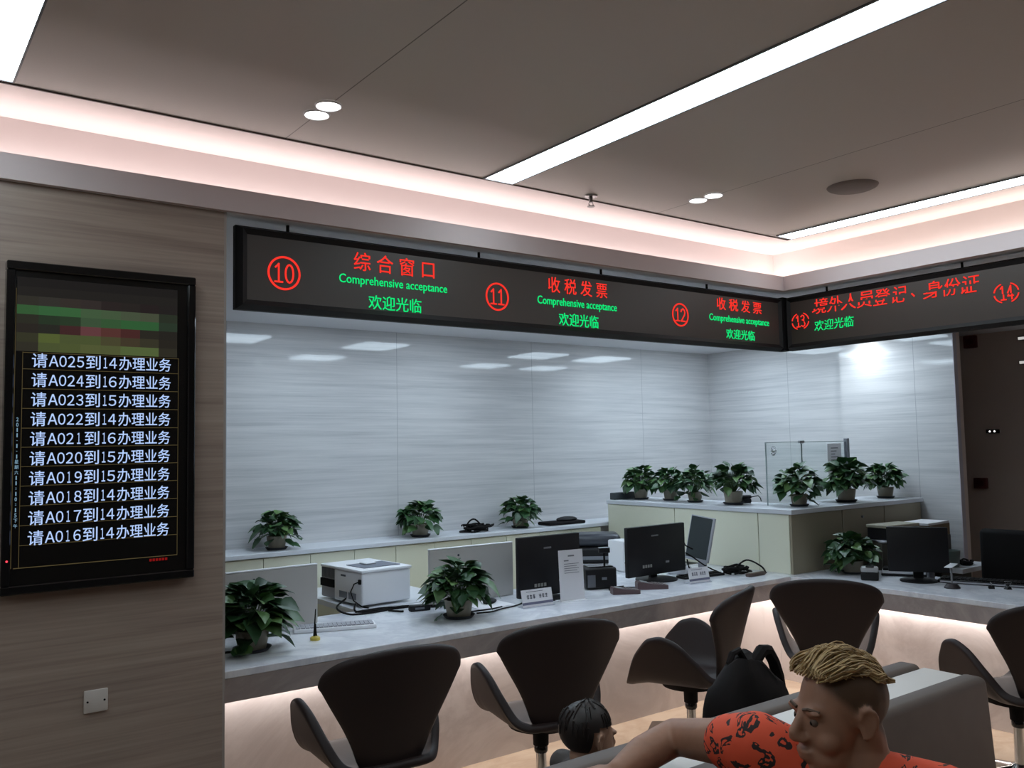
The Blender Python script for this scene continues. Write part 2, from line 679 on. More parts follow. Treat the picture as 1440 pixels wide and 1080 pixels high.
t = thing('ceiling_speaker', 'round grey speaker grille flush in the ceiling', 'speaker', (3.27, 2.02, ZC))
MB().lathe([(0.0, -0.012), (0.085, -0.012), (0.098, -0.006), (0.102, -0.0005)], 40).obj('grille', mat('grille_grey', rgb(130, 120, 118), 0.6), t)
t = thing('fire_sprinkler', 'small metal fire sprinkler hanging from the ceiling edge', 'sprinkler', (2.438, 2.714, ZC))
s = MB()
s.cone((0, 0, -0.0005), (0, 0, -0.006), 0.03, 0.026, 20)
s.cone((0, 0, -0.006), (0, 0, -0.03), 0.008)
s.obj('body', STEEL, t)
s = MB()
s.cone((0, 0, -0.045), (0, 0, -0.048), 0.016, 0.016, 16)
s.tube([(0.008, 0, -0.028), (0.013, 0, -0.038), (0, 0, -0.046)], 0.002)
s.tube([(-0.008, 0, -0.028), (-0.013, 0, -0.038), (0, 0, -0.046)], 0.002)
s.obj('deflector', STEEL, t)


def ceiling_panel(label, x0, x1, y0, y1):
    t = thing('ceiling_light_panel', label, 'ceiling light', ((x0 + x1) / 2, (y0 + y1) / 2, ZS), 0, 'square light panels over the staff area')
    w, h = (x1 - x0) / 2, (y1 - y0) / 2
    MB().box(-w, w, -h, h, -0.016, -0.0005).obj('diffuser', PANEL_E, t, 0)
    f = MB()
    for a in ((-w - .012, w + .012, -h - .012, -h), (-w - .012, w + .012, h, h + .012), (-w - .012, -w, -h, h), (w, w + .012, -h, h)):
        f.box(*a, -0.003, -0.0005)
    f.obj('frame', WHITE_P, t, 0)


PL = 'square white light panel over the staff desks, seen in the back wall'
for x in (1.95, 3.08, 4.74, 5.52):
    ceiling_panel(PL, x, x + 0.38, 4.53, 4.95)
for x in (1.95, 3.03, 4.85, 5.60):
    ceiling_panel(PL, x, x + 0.38, 3.55, 3.90)
for y in (-0.9,):
    ceiling_panel(PL, 5.5, 5.9, y, y + 0.4)  # unseen extra panel added to brighten the staff side, not mirrored in the wall
t = thing('recessed_downlight', 'round downlight washing the bright stone pier', 'downlight', (6.18, 3.84, ZS))
MB().lathe([(0.0, -0.003), (0.04, -0.003), (0.05, -0.0005)], 24).obj('lamp', DOWN_E, t)


# ------------------------------------------------------------------ LED signs
def ring_mesh(name, c, xd, rx, rz, m, parent, n=48, w=0.006, gap=None, thick=0.002):
    xd = Vector(xd); zd = Vector((0, 0, 1)); nd = xd.cross(zd)
    mb = MB()
    c = Vector(c)

    def P(a, k, o):
        return c + xd * (rx * k * math.cos(a)) + zd * (rz * k * math.sin(a)) + nd * o
    k0 = 1 - w / rx
    for i in range(n):
        a0, a1 = 2 * PI * i / n, 2 * PI * (i + 1) / n
        if gap and (gap(math.cos((a0 + a1) / 2), math.sin((a0 + a1) / 2))):
            continue
        v = [mb.bm.verts.new(P(a, k, o)) for a, k, o in ((a0, 1, 0), (a1, 1, 0), (a1, k0, 0), (a0, k0, 0), (a0, 1, thick), (a1, 1, thick), (a1, k0, thick), (a0, k0, thick))]
        for q in ((0, 1, 2, 3), (4, 5, 6, 7), (0, 1, 5, 4), (2, 3, 7, 6), (1, 2, 6, 5), (0, 3, 7, 4)):
            mb.bm.faces.new([v[i_] for i_ in q])
    return mb.obj(name, m, parent, 0)


STROKES = {
    '0': [[(.5 + .42 * math.cos(2 * PI * i / 20), .5 + .47 * math.sin(2 * PI * i / 20)) for i in range(21)]],
    '1': [[(.18, .80), (.52, .98), (.52, .03)], [(.12, .03), (.92, .03)]],
    '2': [[(.08, .76), (.18, .90), (.5, .98), (.82, .88), (.90, .72), (.80, .52), (.08, .03), (.94, .03)]],
    '3': [[(.08, .86), (.4, .98), (.75, .92), (.86, .75), (.72, .57), (.4, .52), (.72, .47), (.90, .27), (.76, .08), (.4, .02), (.06, .12)]],
    '4': [[(.70, .02), (.70, .98), (.06, .30), (.96, .30)]]}


def digit(name, ch, m, parent, x, z, w, h, wt=0.0065, torn=None):
    """one LED numeral drawn with strokes in sign space (x, z = lower left corner)"""
    mb = MB()
    for line in STROKES[ch]:
        for (ax, az), (bx, bz) in zip(line[:-1], line[1:]):
            ps = [(ax, az), (bx, bz)]
            if torn and (az - .42) * (bz - .42) < 0:
                k = (.42 - az) / (bz - az)
                mid = (ax + (bx - ax) * k, .42)
                parts = [(ps[0], mid), (mid, ps[1])]
            else:
                parts = [tuple(ps)]
            for (p, q) in parts:
                o = torn if torn and (p[1] + q[1]) / 2 < .42 else (0, 0)
                A = Vector((x + p[0] * w + o[0], 0, z + p[1] * h + o[1]))
                B_ = Vector((x + q[0] * w + o[0], 0, z + q[1] * h + o[1]))
                dd = (B_ - A)
                if dd.length < 1e-6:
                    continue
                dd.normalize()
                nn = Vector((-dd.z, 0, dd.x)) * wt / 2
                A -= dd * wt * 0.4
                B_ += dd * wt * 0.4
                mb.poly_prism([((A + nn).x, (A + nn).z), ((B_ + nn).x, (B_ + nn).z), ((B_ - nn).x, (B_ - nn).z), ((A - nn).x, (A - nn).z)], 0.002, Matrix(((1, 0, 0, 0), (0, 0, -1, 0.0115), (0, 1, 0, 0), (0, 0, 0, 1))))
    return mb.obj(name, m, parent, 0)


def sign_frame(mb, L):
    """black picture-frame surround in sign space: x 0..L, y depth (front = 0), z 0..0.30"""
    H, w, dpt = 0.302, 0.034, 0.06
    # back box
    mb.box(0.0, L, 0.035, dpt, 0.0, H)
    # sloped frame bars
    def bar(o, i):
        (ax, az), (bx, bz) = o
        (cx, cz), (dx, dz) = i
        v = [mb.bm.verts.new(p) for p in ((ax, 0.035, az), (bx, 0.035, bz), (bx + (dx - bx) * .45, 0, bz + (dz - bz) * .45), (ax + (cx - ax) * .45, 0, az + (cz - az) * .45), (cx, 0.012, cz), (dx, 0.012, dz), (cx, 0.035, cz), (dx, 0.035, dz))]
        for q in ((0, 1, 2, 3), (3, 2, 5, 4), (4, 5, 7, 6)):
            mb.bm.faces.new([v[k] for k in q])
    O = [(0, 0), (L, 0), (L, H), (0, H)]
    I = [(w, w), (L - w, w), (L - w, H - w), (w, H - w)]
    for k in range(4):
        bar((O[k], O[(k + 1) % 4]), (I[k], I[(k + 1) % 4]))


SIGN_Z = 2.102
# long sign above the left run of the counter
SL = thing('led_sign', 'long black LED sign with numbers 10, 11 and 12 in red and green', 'sign', (1.036, 3.0, SIGN_Z), 0, 'LED signs over the counter')
LL = 4.118 - 1.036
f = MB(); sign_frame(f, LL)
f.obj('frame', FRAME_M, SL, 0)
MB().box(0.032, LL - 0.032, 0.0122, 0.034, 0.032, 0.270).obj('screen', LED_D, SL, 0)
for x in (1.234, 2.087, 2.787, 3.533):
    MB().cone((x - 1.036, 0.045, 0.302), (x - 1.036, 0.045, ZS - SIGN_Z - 0.0005), 0.006).obj('hanger', BLACK_M, SL)
MB().box(LL - 0.004, LL + 0.045, 0.001, 0.058, 0.0, 0.302).obj('corner_cover', FRAME_M, SL, 0)


def onleft(name, s, m, x0, x1, z0, z1, weight):
    return text_on(name, s, m, SL, (x0 - 1.036, 0.0115, z0 - SIGN_Z), (1, 0, 0), x1 - x0, z1 - z0, weight=weight)


for num, cx, cz, r, heads, hr, er, wr in (
        ('10', 1.2065, 2.243, 0.0625, '综 合 窗 口', (1.484, 1.843, 2.284, 2.356), (1.423, 1.903, 2.229, 2.266), (1.545, 1.780, 2.139, 2.195)),
        ('11', 2.156, 2.239, 0.0605, '收 税 发 票', (2.437, 2.792, 2.285, 2.356), (2.374, 2.851, 2.225, 2.265), (2.494, 2.732, 2.139, 2.198)),
        ('12', 3.2885, 2.245, 0.0595, '收 税 发 票', (3.568, 3.935, 2.295, 2.360), (3.506, 3.996, 2.231, 2.270), (3.635, 3.868, 2.145, 2.199))):
    g = ring_mesh('circle_lettering', (cx - 1.036, 0.0115, cz - SIGN_Z), (1, 0, 0), r, r, LED_R, SL, w=0.0075)
    for q_, ch in enumerate(num):
        digit('number_lettering', ch, LED_R, SL, cx - 1.036 + r * (-0.62 + q_ * 0.66), cz - SIGN_Z - r * 0.56, r * 0.56, r * 1.10)
    onleft('title_lettering', heads, LED_R, hr[0], hr[1], hr[2], hr[3], 0.001)
    onleft('english_line', 'Comprehensive acceptance', LED_G, er[0], er[1], er[2] - 0.008, er[3], 0.005)
    onleft('welcome_line', '欢迎光临', LED_G, wr[0], wr[1], wr[2], wr[3], 0.004)

# sign above the right run, turned towards the hall
RY = 3.0
SR = thing('led_sign', 'long black LED sign with torn red numbers 13 and 14 over the side counter', 'sign', (4.122, RY, SIGN_Z), -PI / 2, 'LED signs over the counter')
RL = 3.6
f = MB(); sign_frame(f, RL)
f.obj('frame', FRAME_M, SR, 0)
MB().box(0.032, RL - 0.032, 0.0122, 0.034, 0.032, 0.270).obj('screen', LED_D, SR, 0)
for y in (2.755, 2.026, 0.9):
    MB().cone((RY - y, 0.045, 0.302), (RY - y, 0.045, ZS - SIGN_Z - 0.0005), 0.006).obj('hanger', BLACK_M, SR)


def onright(name, s, m, ya, yb, z0, z1, weight, broken=None):
    return text_on(name, s, m, SR, (RY - ya, 0.0115, z0 - SIGN_Z), (1, 0, 0), ya - yb, z1 - z0, weight=weight, broken=broken)


for num, y, z in (('13', 2.905, 2.258), ('14', 1.820, 2.249)):
    for sx_ in (-1, 1):
        for sy_ in (-1, 1):
            ring_mesh('circle_lettering', (RY - y, 0.0115, z - SIGN_Z), (1, 0, 0), 0.056, 0.048, LED_R, SR, w=0.006, gap=lambda c_, s_: s_ * sy_ < 0.12 or c_ * sx_ < 0.42)
    for q_, ch in enumerate(num):
        digit('number_lettering', ch, LED_R, SR, RY - y - 0.029 + q_ * 0.031, z - SIGN_Z - 0.024, 0.026, 0.056, 0.006, (0.003, -0.008))
for ch, (ya, yb), z0 in zip('境外人员登记、身份证',
                            ((2.813, 2.727), (2.721, 2.643), (2.637, 2.550), (2.545, 2.461), (2.455, 2.374), (2.359, 2.285), (2.266, 2.246), (2.190, 2.107), (2.098, 2.022), (2.013, 1.934)),
                            (2.294, 2.293, 2.293, 2.291, 2.290, 2.289, 2.295, 2.286, 2.285, 2.284)):
    if ch == '、':
        onright('title_lettering', ch, LED_R, ya, yb, z0, z0 + 0.022, 0.012)
    else:
        onright('title_lettering', ch, LED_R, ya, yb, z0, z0 + 0.072, 0.001, (-0.016, -0.010))
onright('welcome_line', '欢迎光临', LED_G, 2.816, 2.582, 2.194, 2.248, 0.003, (-0.003, -0.003))

# ------------------------------------------------------------------ queue display on the front wall
TV = thing('queue_display', 'tall black queue display on the stone wall listing called tickets', 'display', (0.323, 2.984, 1.196), 0)
tw, th = 0.549, 0.985
f = MB()
for a in ((0, tw, 0, 0.026), (0, tw, th - 0.026, th)):
    f.box(a[0], a[1], -0.045, -0.0006, a[2], a[3], 0.003, 1)
for a in ((0, 0.024), (tw - 0.024, tw)):
    f.box(a[0], a[1], -0.045, -0.0006, 0.026, th - 0.026, 0.003, 1)
f.obj('frame', BLACK_G, TV, 0)
MB().box(0.024, tw - 0.024, -0.034, -0.0006, 0.026, th - 0.026).obj('screen', mat('screen_glass', rgb(22, 20, 19), 0.18, spec=0.35), TV, 0)
TY = -0.0345


def tvx(x):
    return x - 0.323


def tvz(z):
    return z - 1.196


f = MB()
for zz in (1.8587, 1.7996, 1.7407, 1.6820, 1.6255, 1.5682, 1.5110, 1.4529, 1.3949, 1.3371, 1.908):
    f.box(tvx(0.370), tvx(0.820), TY - 0.0004, TY, tvz(zz) - 0.0009, tvz(zz) + 0.0009)
f.box(tvx(0.356), tvx(0.820), TY - 0.0004, TY, tvz(1.272) - 0.0012, tvz(1.272) + 0.0012)
f.box(tvx(0.369), tvx(0.3705), TY - 0.0004, TY, tvz(1.272), tvz(1.91))
f.box(tvx(0.819), tvx(0.8205), TY - 0.0004, TY, tvz(1.272), tvz(1.91))
f.box(tvx(0.349), tvx(0.3505), TY - 0.0004, TY, tvz(1.272), tvz(2.10))
f.obj('ruled_lines', LCD_L, TV, 0)
for i, (tk, wn) in enumerate(((25, 14), (24, 16), (23, 15), (22, 14), (21, 16), (20, 15), (19, 15), (18, 14), (17, 14), (16, 14))):
    k = i / 9
    zc_ = 1.8855 + (1.357 - 1.8855) * k
    x0 = 0.394 - 0.002 * k
    segs = [('请', 0.0, .103, 0, 1), ('Ａ', .113, .179, .10, .88)]
    for q_, ch in enumerate('%03d' % tk):
        xa = (.184, .243, .305)[q_]
        segs.append((chr(ord(ch) + 0xFEE0), xa + (.012 if ch == '1' else 0), xa + (.036 if ch == '1' else .050), .10, .88))
    segs.append(('到', .369, .472, 0, 1))
    for q_, ch in enumerate(str(wn)):
        xa = (.488, .534)[q_]
        segs.append((chr(ord(ch) + 0xFEE0), xa + (.006 if ch == '1' else 0), xa + (.032 if ch == '1' else .056), .10, .88))
    segs.append(('办理业务', .607, 1.0, 0, 1))
    jb = bmesh.new()
    for st, fa, fb, za, zb_ in segs:
        tmp_o = text_on('ticket_line', st, LCD_T, None, (tvx(x0) + 0.402 * fa, TY - 0.0003, tvz(zc_ - 0.0215 + 0.043 * za)), (1, 0, 0), 0.402 * (fb - fa), 0.043 * (zb_ - za), weight=0.004, thick=0.0006)
        tm = tmp_o.data
        jb.from_mesh(tm)
        bpy.data.objects.remove(tmp_o)
        bpy.data.meshes.remove(tm)
    jm = bpy.data.meshes.new('ticket_line')
    jb.to_mesh(jm); jb.free()
    jm.materials.append(LCD_T)
    link('ticket_line', jm, TV)
dchars = list('2011-1-1星期六11:10:15下午')
for i, ch in enumerate(dchars):
    h = 0.0115
    z = 1.708 - i * (1.708 - 1.395) / (len(dchars) - 1)
    w_ = 0.010 if ord(ch) > 200 else (0.006 if ch.isdigit() and ch != '1' else 0.003)
    hh = h if ch not in '-:' else (0.0015 if ch == '-' else 0.006)
    text_on('date_character', ch, LCD_D, TV, (tvx(0.3592) - w_ / 2, TY - 0.0003, tvz(z - hh / 2)), (1, 0, 0), w_, hh, weight=0.01, thick=0.0006)
f = MB()
for i in range(6):
    f.box(tvx(0.735) + i * 0.0095, tvx(0.735) + i * 0.0095 + 0.007, TY - 0.0004, TY, tvz(1.258), tvz(1.266))
f.obj('red_caption', LCD_RED, TV, 0)
MB().ball((tvx(0.338), -0.046, tvz(1.295)), 0.003, 8, 6).obj('power_light', PWR_RED, TV)


# blurred coloured header of the display
def header():
    m = bpy.data.materials.new('screen_header')
    m.use_nodes = True
    nt = m.node_tree
    b = nt.nodes['Principled BSDF']
    b.inputs['Base Color'].default_value = (0, 0, 0, 1)
    b.inputs['Specular IOR Level'].default_value = 0.05
    a = nt.nodes.new('ShaderNodeVertexColor')
    a.layer_name = 'picture'
    nt.links.new(a.outputs['Color'], b.inputs['Emission Color'])
    b.inputs['Emission Strength'].default_value = 1.0
    rows = [
        [(30, 28, 27)] * 8,
        [(34, 32, 30)] * 8,
        [(46, 44, 38), (48, 46, 42), (50, 44, 40), (48, 42, 40), (40, 34, 33), (38, 34, 32), (36, 30, 30), (34, 31, 30)],
        [(50, 84, 50), (50, 90, 54), (52, 90, 54), (62, 84, 58), (64, 82, 58), (66, 76, 58), (66, 72, 56), (40, 46, 36)],
        [(42, 42, 34), (38, 50, 36), (40, 54, 38), (56, 76, 54), (50, 80, 50), (46, 86, 50), (46, 84, 50), (40, 52, 40)],
        [(40, 36, 32), (38, 38, 33), (60, 36, 36), (92, 56, 58), (80, 48, 44), (66, 38, 36), (40, 38, 32), (36, 34, 30)],
        [(50, 50, 36), (78, 88, 46), (70, 78, 46), (70, 78, 46), (68, 66, 44), (62, 54, 40), (52, 50, 38), (38, 35, 30)],
        [(46, 44, 36), (70, 78, 46), (72, 80, 46), (78, 84, 50), (76, 82, 50), (78, 92, 54), (78, 92, 54), (44, 42, 34)]]
    bm = bmesh.new()
    cl = bm.loops.layers.color.new('picture')
    X0, X1, Z0, Z1 = tvx(0.352), tvx(0.815), tvz(1.912), tvz(2.135)
    for i in range(8):
        for j in range(8):
            xa, xb = X0 + (X1 - X0) * j / 8, X0 + (X1 - X0) * (j + 1) / 8
            za, zb = Z1 - (Z1 - Z0) * i / 8, Z1 - (Z1 - Z0) * (i + 1) / 8
            v = [bm.verts.new(p) for p in ((xa, TY - 0.0002, za), (xa, TY - 0.0002, zb), (xb, TY - 0.0002, zb), (xb, TY - 0.0002, za))]
            fc = bm.faces.new(v)
            for lp in fc.loops:
                lp[cl] = tuple(c_ / 255 for c_ in rows[i][j]) + (1,)
    me = bpy.data.meshes.new('blurred_header')
    bm.to_mesh(me); bm.free()
    me.materials.append(m)
    link('blurred_header', me, TV)


header()

# blank cover plate on the wall
t = thing('wall_plate', 'white blank cover plate low on the stone wall under the display', 'socket', (0.556, 2.9845, 0.812))
MB().box(0, 0.068, -0.008, 0, 0, 0.068, 0.003, 2).obj('plate', mat('cover_plate', rgb(196, 186, 180), 0.4), t)
for x in (0.010, 0.058):
    MB().cone((x, -0.0095, 0.034), (x, -0.008, 0.034), 0.0032).obj('screw', BLACK_M, t)

# ------------------------------------------------------------------ counter
CT = 0.76
K = thing('reception_counter', 'long L-shaped white marble reception counter with glowing recessed base', 'counter', (0, 0, 0))
CX, CY = 4.65, 3.42
m_ = MB()
m_.box(0.995, CX, CY, 4.22, CT - 0.03, CT, 0.003, 1)
m_.box(CX, 5.27, -1.6, 4.22, CT - 0.03, CT, 0.003, 1)
m_.obj('worktop', MARBLE, K, 0)
m_ = MB()
m_.box(0.995, CX + 0.022, CY + 0.002, CY + 0.022, 0.640, CT - 0.03)
m_.box(CX + 0.002, CX + 0.022, -1.6, CY + 0.002, 0.640, CT - 0.03)
m_.obj('apron', LIPSTONE, K, 0)
m_ = MB()
m_.box(0.995, 5.03, 3.80, 3.86, 0.0, CT - 0.03)
m_.box(5.03, 5.09, -1.6, 3.86, 0.0, CT - 0.03)
m_.obj('plinth', PLINTH_M, K, 0)
m_ = MB()
m_.box(0.995, 5.03, CY + 0.022, 3.80, 0.642, 0.655)
m_.box(CX + 0.022, 5.03, -1.6, CY + 0.022, 0.642, 0.655)
m_.obj('underside', WHITE_D, K, 0)
# desk returns behind the counter
D1 = thing('desk_return', 'white desk return behind the counter carrying the white printer', 'desk', (2.09, 4.23, 0), 0, 'desk returns behind the counter')
MB().box(0, 0.62, 0, 0.86, CT - 0.028, CT).obj('desktop', WHITE_TOP, D1, 0)
MB().box(0.0, 0.02, 0, 0.86, 0, CT - 0.028).box(0.60, 0.62, 0, 0.86, 0, CT - 0.028).obj('side_panel', CREAM, D1, 0)
D2 = thing('desk_return', 'white desk return beside the plant cabinet carrying the black printer', 'desk', (3.95, 4.23, 0), 0, 'desk returns behind the counter')
MB().box(0, 0.70, 0, 0.90, CT - 0.048, CT - 0.02).obj('desktop', WHITE_TOP, D2, 0)
MB().box(0.0, 0.02, 0, 0.90, 0, CT - 0.048).box(0.68, 0.70, 0, 0.90, 0, CT - 0.048).obj('side_panel', CREAM, D2, 0)
D3 = thing('side_desk', 'small pale side desk behind the side counter near the stone pier', 'desk', (5.80, 2.93, 0))
MB().box(0, 0.44, 0, 0.20, CT - 0.05, CT - 0.02).obj('desktop', WHITE_TOP, D3, 0)
MB().box(0.02, 0.42, 0.15, 0.18, 0, CT - 0.05).obj('side_panel', mat('dark_green_grey_panel', rgb(70, 72, 66), 0.5), D3, 0)


# ------------------------------------------------------------------ back cabinets
def cabinet(label, x0, x1, n, y0=5.17, y1=YB, h=0.962, front='y'):
    t = thing('storage_cabinet', label, 'cabinet', (x0, y0, 0), 0, 'cream cabinets along the back wall')
    w = x1 - x0
    MB().box(0.001, w - 0.001, 0.018, y1 - y0 - 0.002, 0.0, h).obj('body', CREAM_D, t, 0)
    for i in range(n):
        a, b = w * i / n, w * (i + 1) / n
        dr = MB().box(a + 0.002, b - 0.002, 0.0, 0.017, 0.06, h - 0.004, 0.001, 1).obj('door', CREAM, t, 0)
    return t


cabinet('cream four-door cabinet at the left end under the leftmost shelf plant', 1.04, 2.24, 4)
cabinet('cream four-door cabinet under the middle shelf plant', 2.24, 3.44, 4)
cabinet('cream four-door cabinet running up to the plant-topped partition', 3.44, 4.66, 4)
w_ = MB().box(1.0, 6.28, 5.155, YB - 0.001, 0.963, 0.990, 0.002, 1).obj('cabinet_worktop', WHITE_TOP, None, 0)
tag(w_, 'long white worktop along the foot of the back wall', 'worktop')

# L-shaped partition of cabinets standing behind the corner of the counter
PX0, PY0, PT = 4.72, 3.446, 1.165
PC = thing('partition_cabinet', 'cream L-shaped partition cabinet with a white top crowded with plants', 'cabinet', (0, 0, 0))
zb = CT + 0.0005
m_ = MB()
m_.box(PX0 + 0.018, 5.16, PY0 + 0.018, 4.21, zb, PT - 0.031)
m_.box(PX0 + 0.018, 5.16, 4.235, 5.15, 0.0, PT - 0.031)
m_.box(5.28, 6.27, PY0 + 0.018, 3.84, 0.0, PT - 0.031)
m_.box(5.16, 5.28, PY0 + 0.018, 3.84, zb, PT - 0.031)
m_.obj('carcass', CREAM_D, PC, 0)
ys = [PY0 + 0.018, 3.706, 4.443, 5.15]
for a, b in zip(ys[:-1], ys[1:]):
    z0_ = zb
    MB().box(PX0, PX0 + 0.017, a + 0.0025, b - 0.0025, z0_, PT - 0.032, 0.001, 1).obj('panel', CREAM, PC, 0)
DARKCREAM = mat('darker_laminate', rgb(150, 140, 120), 0.5)  # hall-facing panels, a darker tone than the cream side panels
for a, b in ((PX0, 5.27), (5.275, 5.78), (5.785, 6.27)):
    MB().box(a, b - 0.003, PY0, PY0 + 0.017, zb if a < 5.2 else 0.0, PT - 0.032, 0.001, 1).obj('panel', DARKCREAM, PC, 0)
pk = MB().cone((5.50, PY0 - 0.012, 1.075), (5.50, PY0 - 0.0005, 1.075), 0.008).obj('knob', STEEL, PC)
m_ = MB()
m_.box(PX0 - 0.012, 5.18, PY0 - 0.012, 5.152, PT - 0.030, PT, 0.002, 1)
m_.box(5.1801, 6.285, PY0 - 0.012, 3.86, PT - 0.030, PT, 0.002, 1)
m_.obj('top', WHITE_TOP, PC, 0)

# glass screen standing on the back of the partition top
G = thing('glass_screen', 'low clear glass screen with a taped notice behind the partition plants', 'glass screen', (0, 0, 0))
gl = bpy.data.materials.new('clear_glass')
gl.use_nodes = True
b_ = gl.node_tree.nodes['Principled BSDF']
b_.inputs['Base Color'].default_value = rgb(240, 246, 245)
b_.inputs['Roughness'].default_value = 0.04
b_.inputs['Transmission Weight'].default_value = 1.0
b_.inputs['IOR'].default_value = 1.03
MB().box(4.955, 5.352, 3.798, 3.804, PT + 0.001, 1.590).obj('pane', gl, G, 0)
MB().box(5.358, 5.895, 3.798, 3.804, PT + 0.001, 1.590).obj('pane', gl, G, 0)
e_ = MB()
e_.box(4.955, 5.895, 3.797, 3.805, 1.590, 1.594)
e_.box(4.951, 4.955, 3.797, 3.805, PT, 1.594)
e_.box(5.3525, 5.3575, 3.797, 3.805, PT, 1.594)
e_.obj('edge_strip', mat('glass_edge', rgb(150, 164, 164), 0.3), G, 0)
MB().box(5.33, 5.38, 3.79, 3.812, 1.583, 1.602, 0.002, 1).obj('clamp', STEEL, G, 0)
MB().box(5.896, 5.926, 3.786, 3.816, PT, 1.612, 0.002, 1).obj('post', GREY_P, G, 0)
nt_ = MB().box(5.66, 5.83, 3.7955, 3.797, 1.33, 1.575).obj('notice', PAPER, G, 0)
q_ = MB()
for i in range(8):
    q_.box(5.70, 5.79 - 0.02 * (i % 3), 3.7948, 3.7954, 1.54 - i * 0.022, 1.545 - i * 0.022)
q_.obj('print_lines', PRINT, nt_, 0)
q_ = MB()
for i in range(10):
    a = 2 * PI * i / 10
    q_.ball((5.03 + 0.028 * math.cos(a), 3.796, 1.535 + 0.028 * math.sin(a)), 0.006, 6, 4)
q_.ball((5.03, 3.796, 1.535), 0.014, 8, 6)
q_.obj('sticker', WHITE_P, G)


# ------------------------------------------------------------------ chairs
def make_chair(label):
    t = thing('swivel_tub_chair', label, 'chair', (0, 0, 0), 0, 'black swivel chairs at the counter')

    def solid(name, fn, nu, nv, thick, levels=1):
        mb = MB()
        mb.grid(fn, nu, nv)
        bmesh.ops.remove_doubles(mb.bm, verts=mb.bm.verts, dist=0.00005)
        me = mb.mesh(name, CHAIR_M, 0)
        o = link(name, me)
        s1 = o.modifiers.new('thick', 'SOLIDIFY')
        s1.thickness = thick
        s1.offset = 0.0
        s2 = o.modifiers.new('soft', 'SUBSURF')
        s2.levels = levels
        s2.render_levels = levels
        m2 = evaluated_mesh(o)
        bpy.data.objects.remove(o)
        m2.shade_smooth()
        m2.name = name
        return link(name, m2, t)

    half = [(.0, -.004), (.085, .0), (.128, .05), (.152, .11), (.190, .19), (.236, .27), (.274, .34), (.286, .362), (.274, .406), (.232, .441), (.160, .464), (.080, .476), (0, .480)]
    ctl = half + [(-x, h) for x, h in half[-2:0:-1]]
    outl = []
    nC = len(ctl)
    for i in range(nC):
        p0, p1, p2, p3 = (Vector(ctl[(i + k) % nC]) for k in (-1, 0, 1, 2))
        for k in range(3):
            t_ = k / 3
            outl.append(0.5 * ((2 * p1) + (-p0 + p2) * t_ + (2 * p0 - 5 * p1 + 4 * p2 - p3) * t_ * t_ + (-p0 + 3 * p1 - 3 * p2 + p3) * t_ ** 3))
    cen = Vector((0, 0.27))

    def back(u, v):
        q = outl[int(round(u * len(outl))) % len(outl)]
        p = cen + (q - cen) * v
        x, h = p.x, p.y
        return (x, -0.185 - 0.13 * (max(h, 0) / 0.47) ** 1.1 + 0.27 * (x ** 2) / 0.27, 0.41 + h)

    solid('backrest', back, len(outl), 7, 0.034, 1)

    def seat(u, v):
        s = u * 2 - 1
        y = -0.235 + 0.52 * v
        prof = [(0, .15), (.12, .21), (.26, .32), (.42, .405), (.56, .43), (.70, .41), (.84, .33), (.94, .23), (1.0, .15)]
        Lm = prof[-1][1]
        for (a, wa), (b, wb) in zip(prof[:-1], prof[1:]):
            if v <= b:
                k = (v - a) / (b - a)
                k = k * k * (3 - 2 * k)
                Lm = wa + (wb - wa) * k
                break
        a = abs(s) * Lm
        A0, RB, TH = 0.125, 0.087, 1.25
        if a < A0:
            x, z = a, 0.0
        else:
            q = a - A0
            if q < RB * TH:
                x = A0 + RB * math.sin(q / RB)
                z = RB * (1 - math.cos(q / RB))
            else:
                x = A0 + RB * math.sin(TH) + (q - RB * TH) * math.cos(TH)
                z = RB * (1 - math.cos(TH)) + (q - RB * TH) * math.sin(TH)
        z += 0.02 * max(0, (0.2 - v)) / 0.2
        z -= 0.03 * max(0, v - 0.8) / 0.2
        return (math.copysign(x, s), y, 0.425 + z)

    solid('seat', seat, 24, 14, 0.036, 2)
    MB().lathe([(0.0, 0.415), (0.15, 0.412), (0.14, 0.385), (0.06, 0.372), (0.0, 0.372)], 24).obj('seat_plate', BLACK_M, t)
    MB().cone((0, 0, 0.30), (0, 0, 0.373), 0.034, 0.036, 20).obj('sleeve', BLACK_M, t)
    MB().lathe([(0.026, 0.300), (0.03, 0.292), (0.03, 0.275), (0.026, 0.268)], 20).obj('collar', BLACK_G, t)
    MB().cone((0, 0, 0.06), (0, 0, 0.30), 0.026, 0.022, 20).obj('gas_column', CHROME, t)
    MB().lathe([(0.0, 0.105), (0.03, 0.105), (0.05, 0.085), (0.052, 0.045), (0.0, 0.045)], 24).obj('hub', CHROME, t)
    for i in range(5):
        a = 2 * PI * i / 5 + 0.3
        dx, dy = math.cos(a), math.sin(a)
        l_ = MB()
        l_.cone((dx * 0.03, dy * 0.03, 0.075), (dx * 0.27, dy * 0.27, 0.030), 0.022, 0.014, 12)
        l_.ball((dx * 0.27, dy * 0.27, 0.0145), 0.0142, 12, 8)
        l_.obj('leg', CHROME, t)
    return t


CH = make_chair('black tub chair nearest the stone wall, back to the viewer')
CH.location = (1.60, 3.13, 0); CH.rotation_euler = (0, 0, -rad(4))
dup(CH, (2.41, 3.10, 0), -rad(13), 'black tub chair in front of the name plate, above the dark-haired child')
dup(CH, (3.38, 3.11, 0), rad(24), 'black tub chair turned sideways behind the backpack')
dup(CH, (4.25, 2.91, 0), -rad(54), 'black tub chair at the counter corner behind the blond person')
dup(CH, (4.305, 1.955, 0), -rad(28), 'black tub chair at the side counter by the end of the sofas')

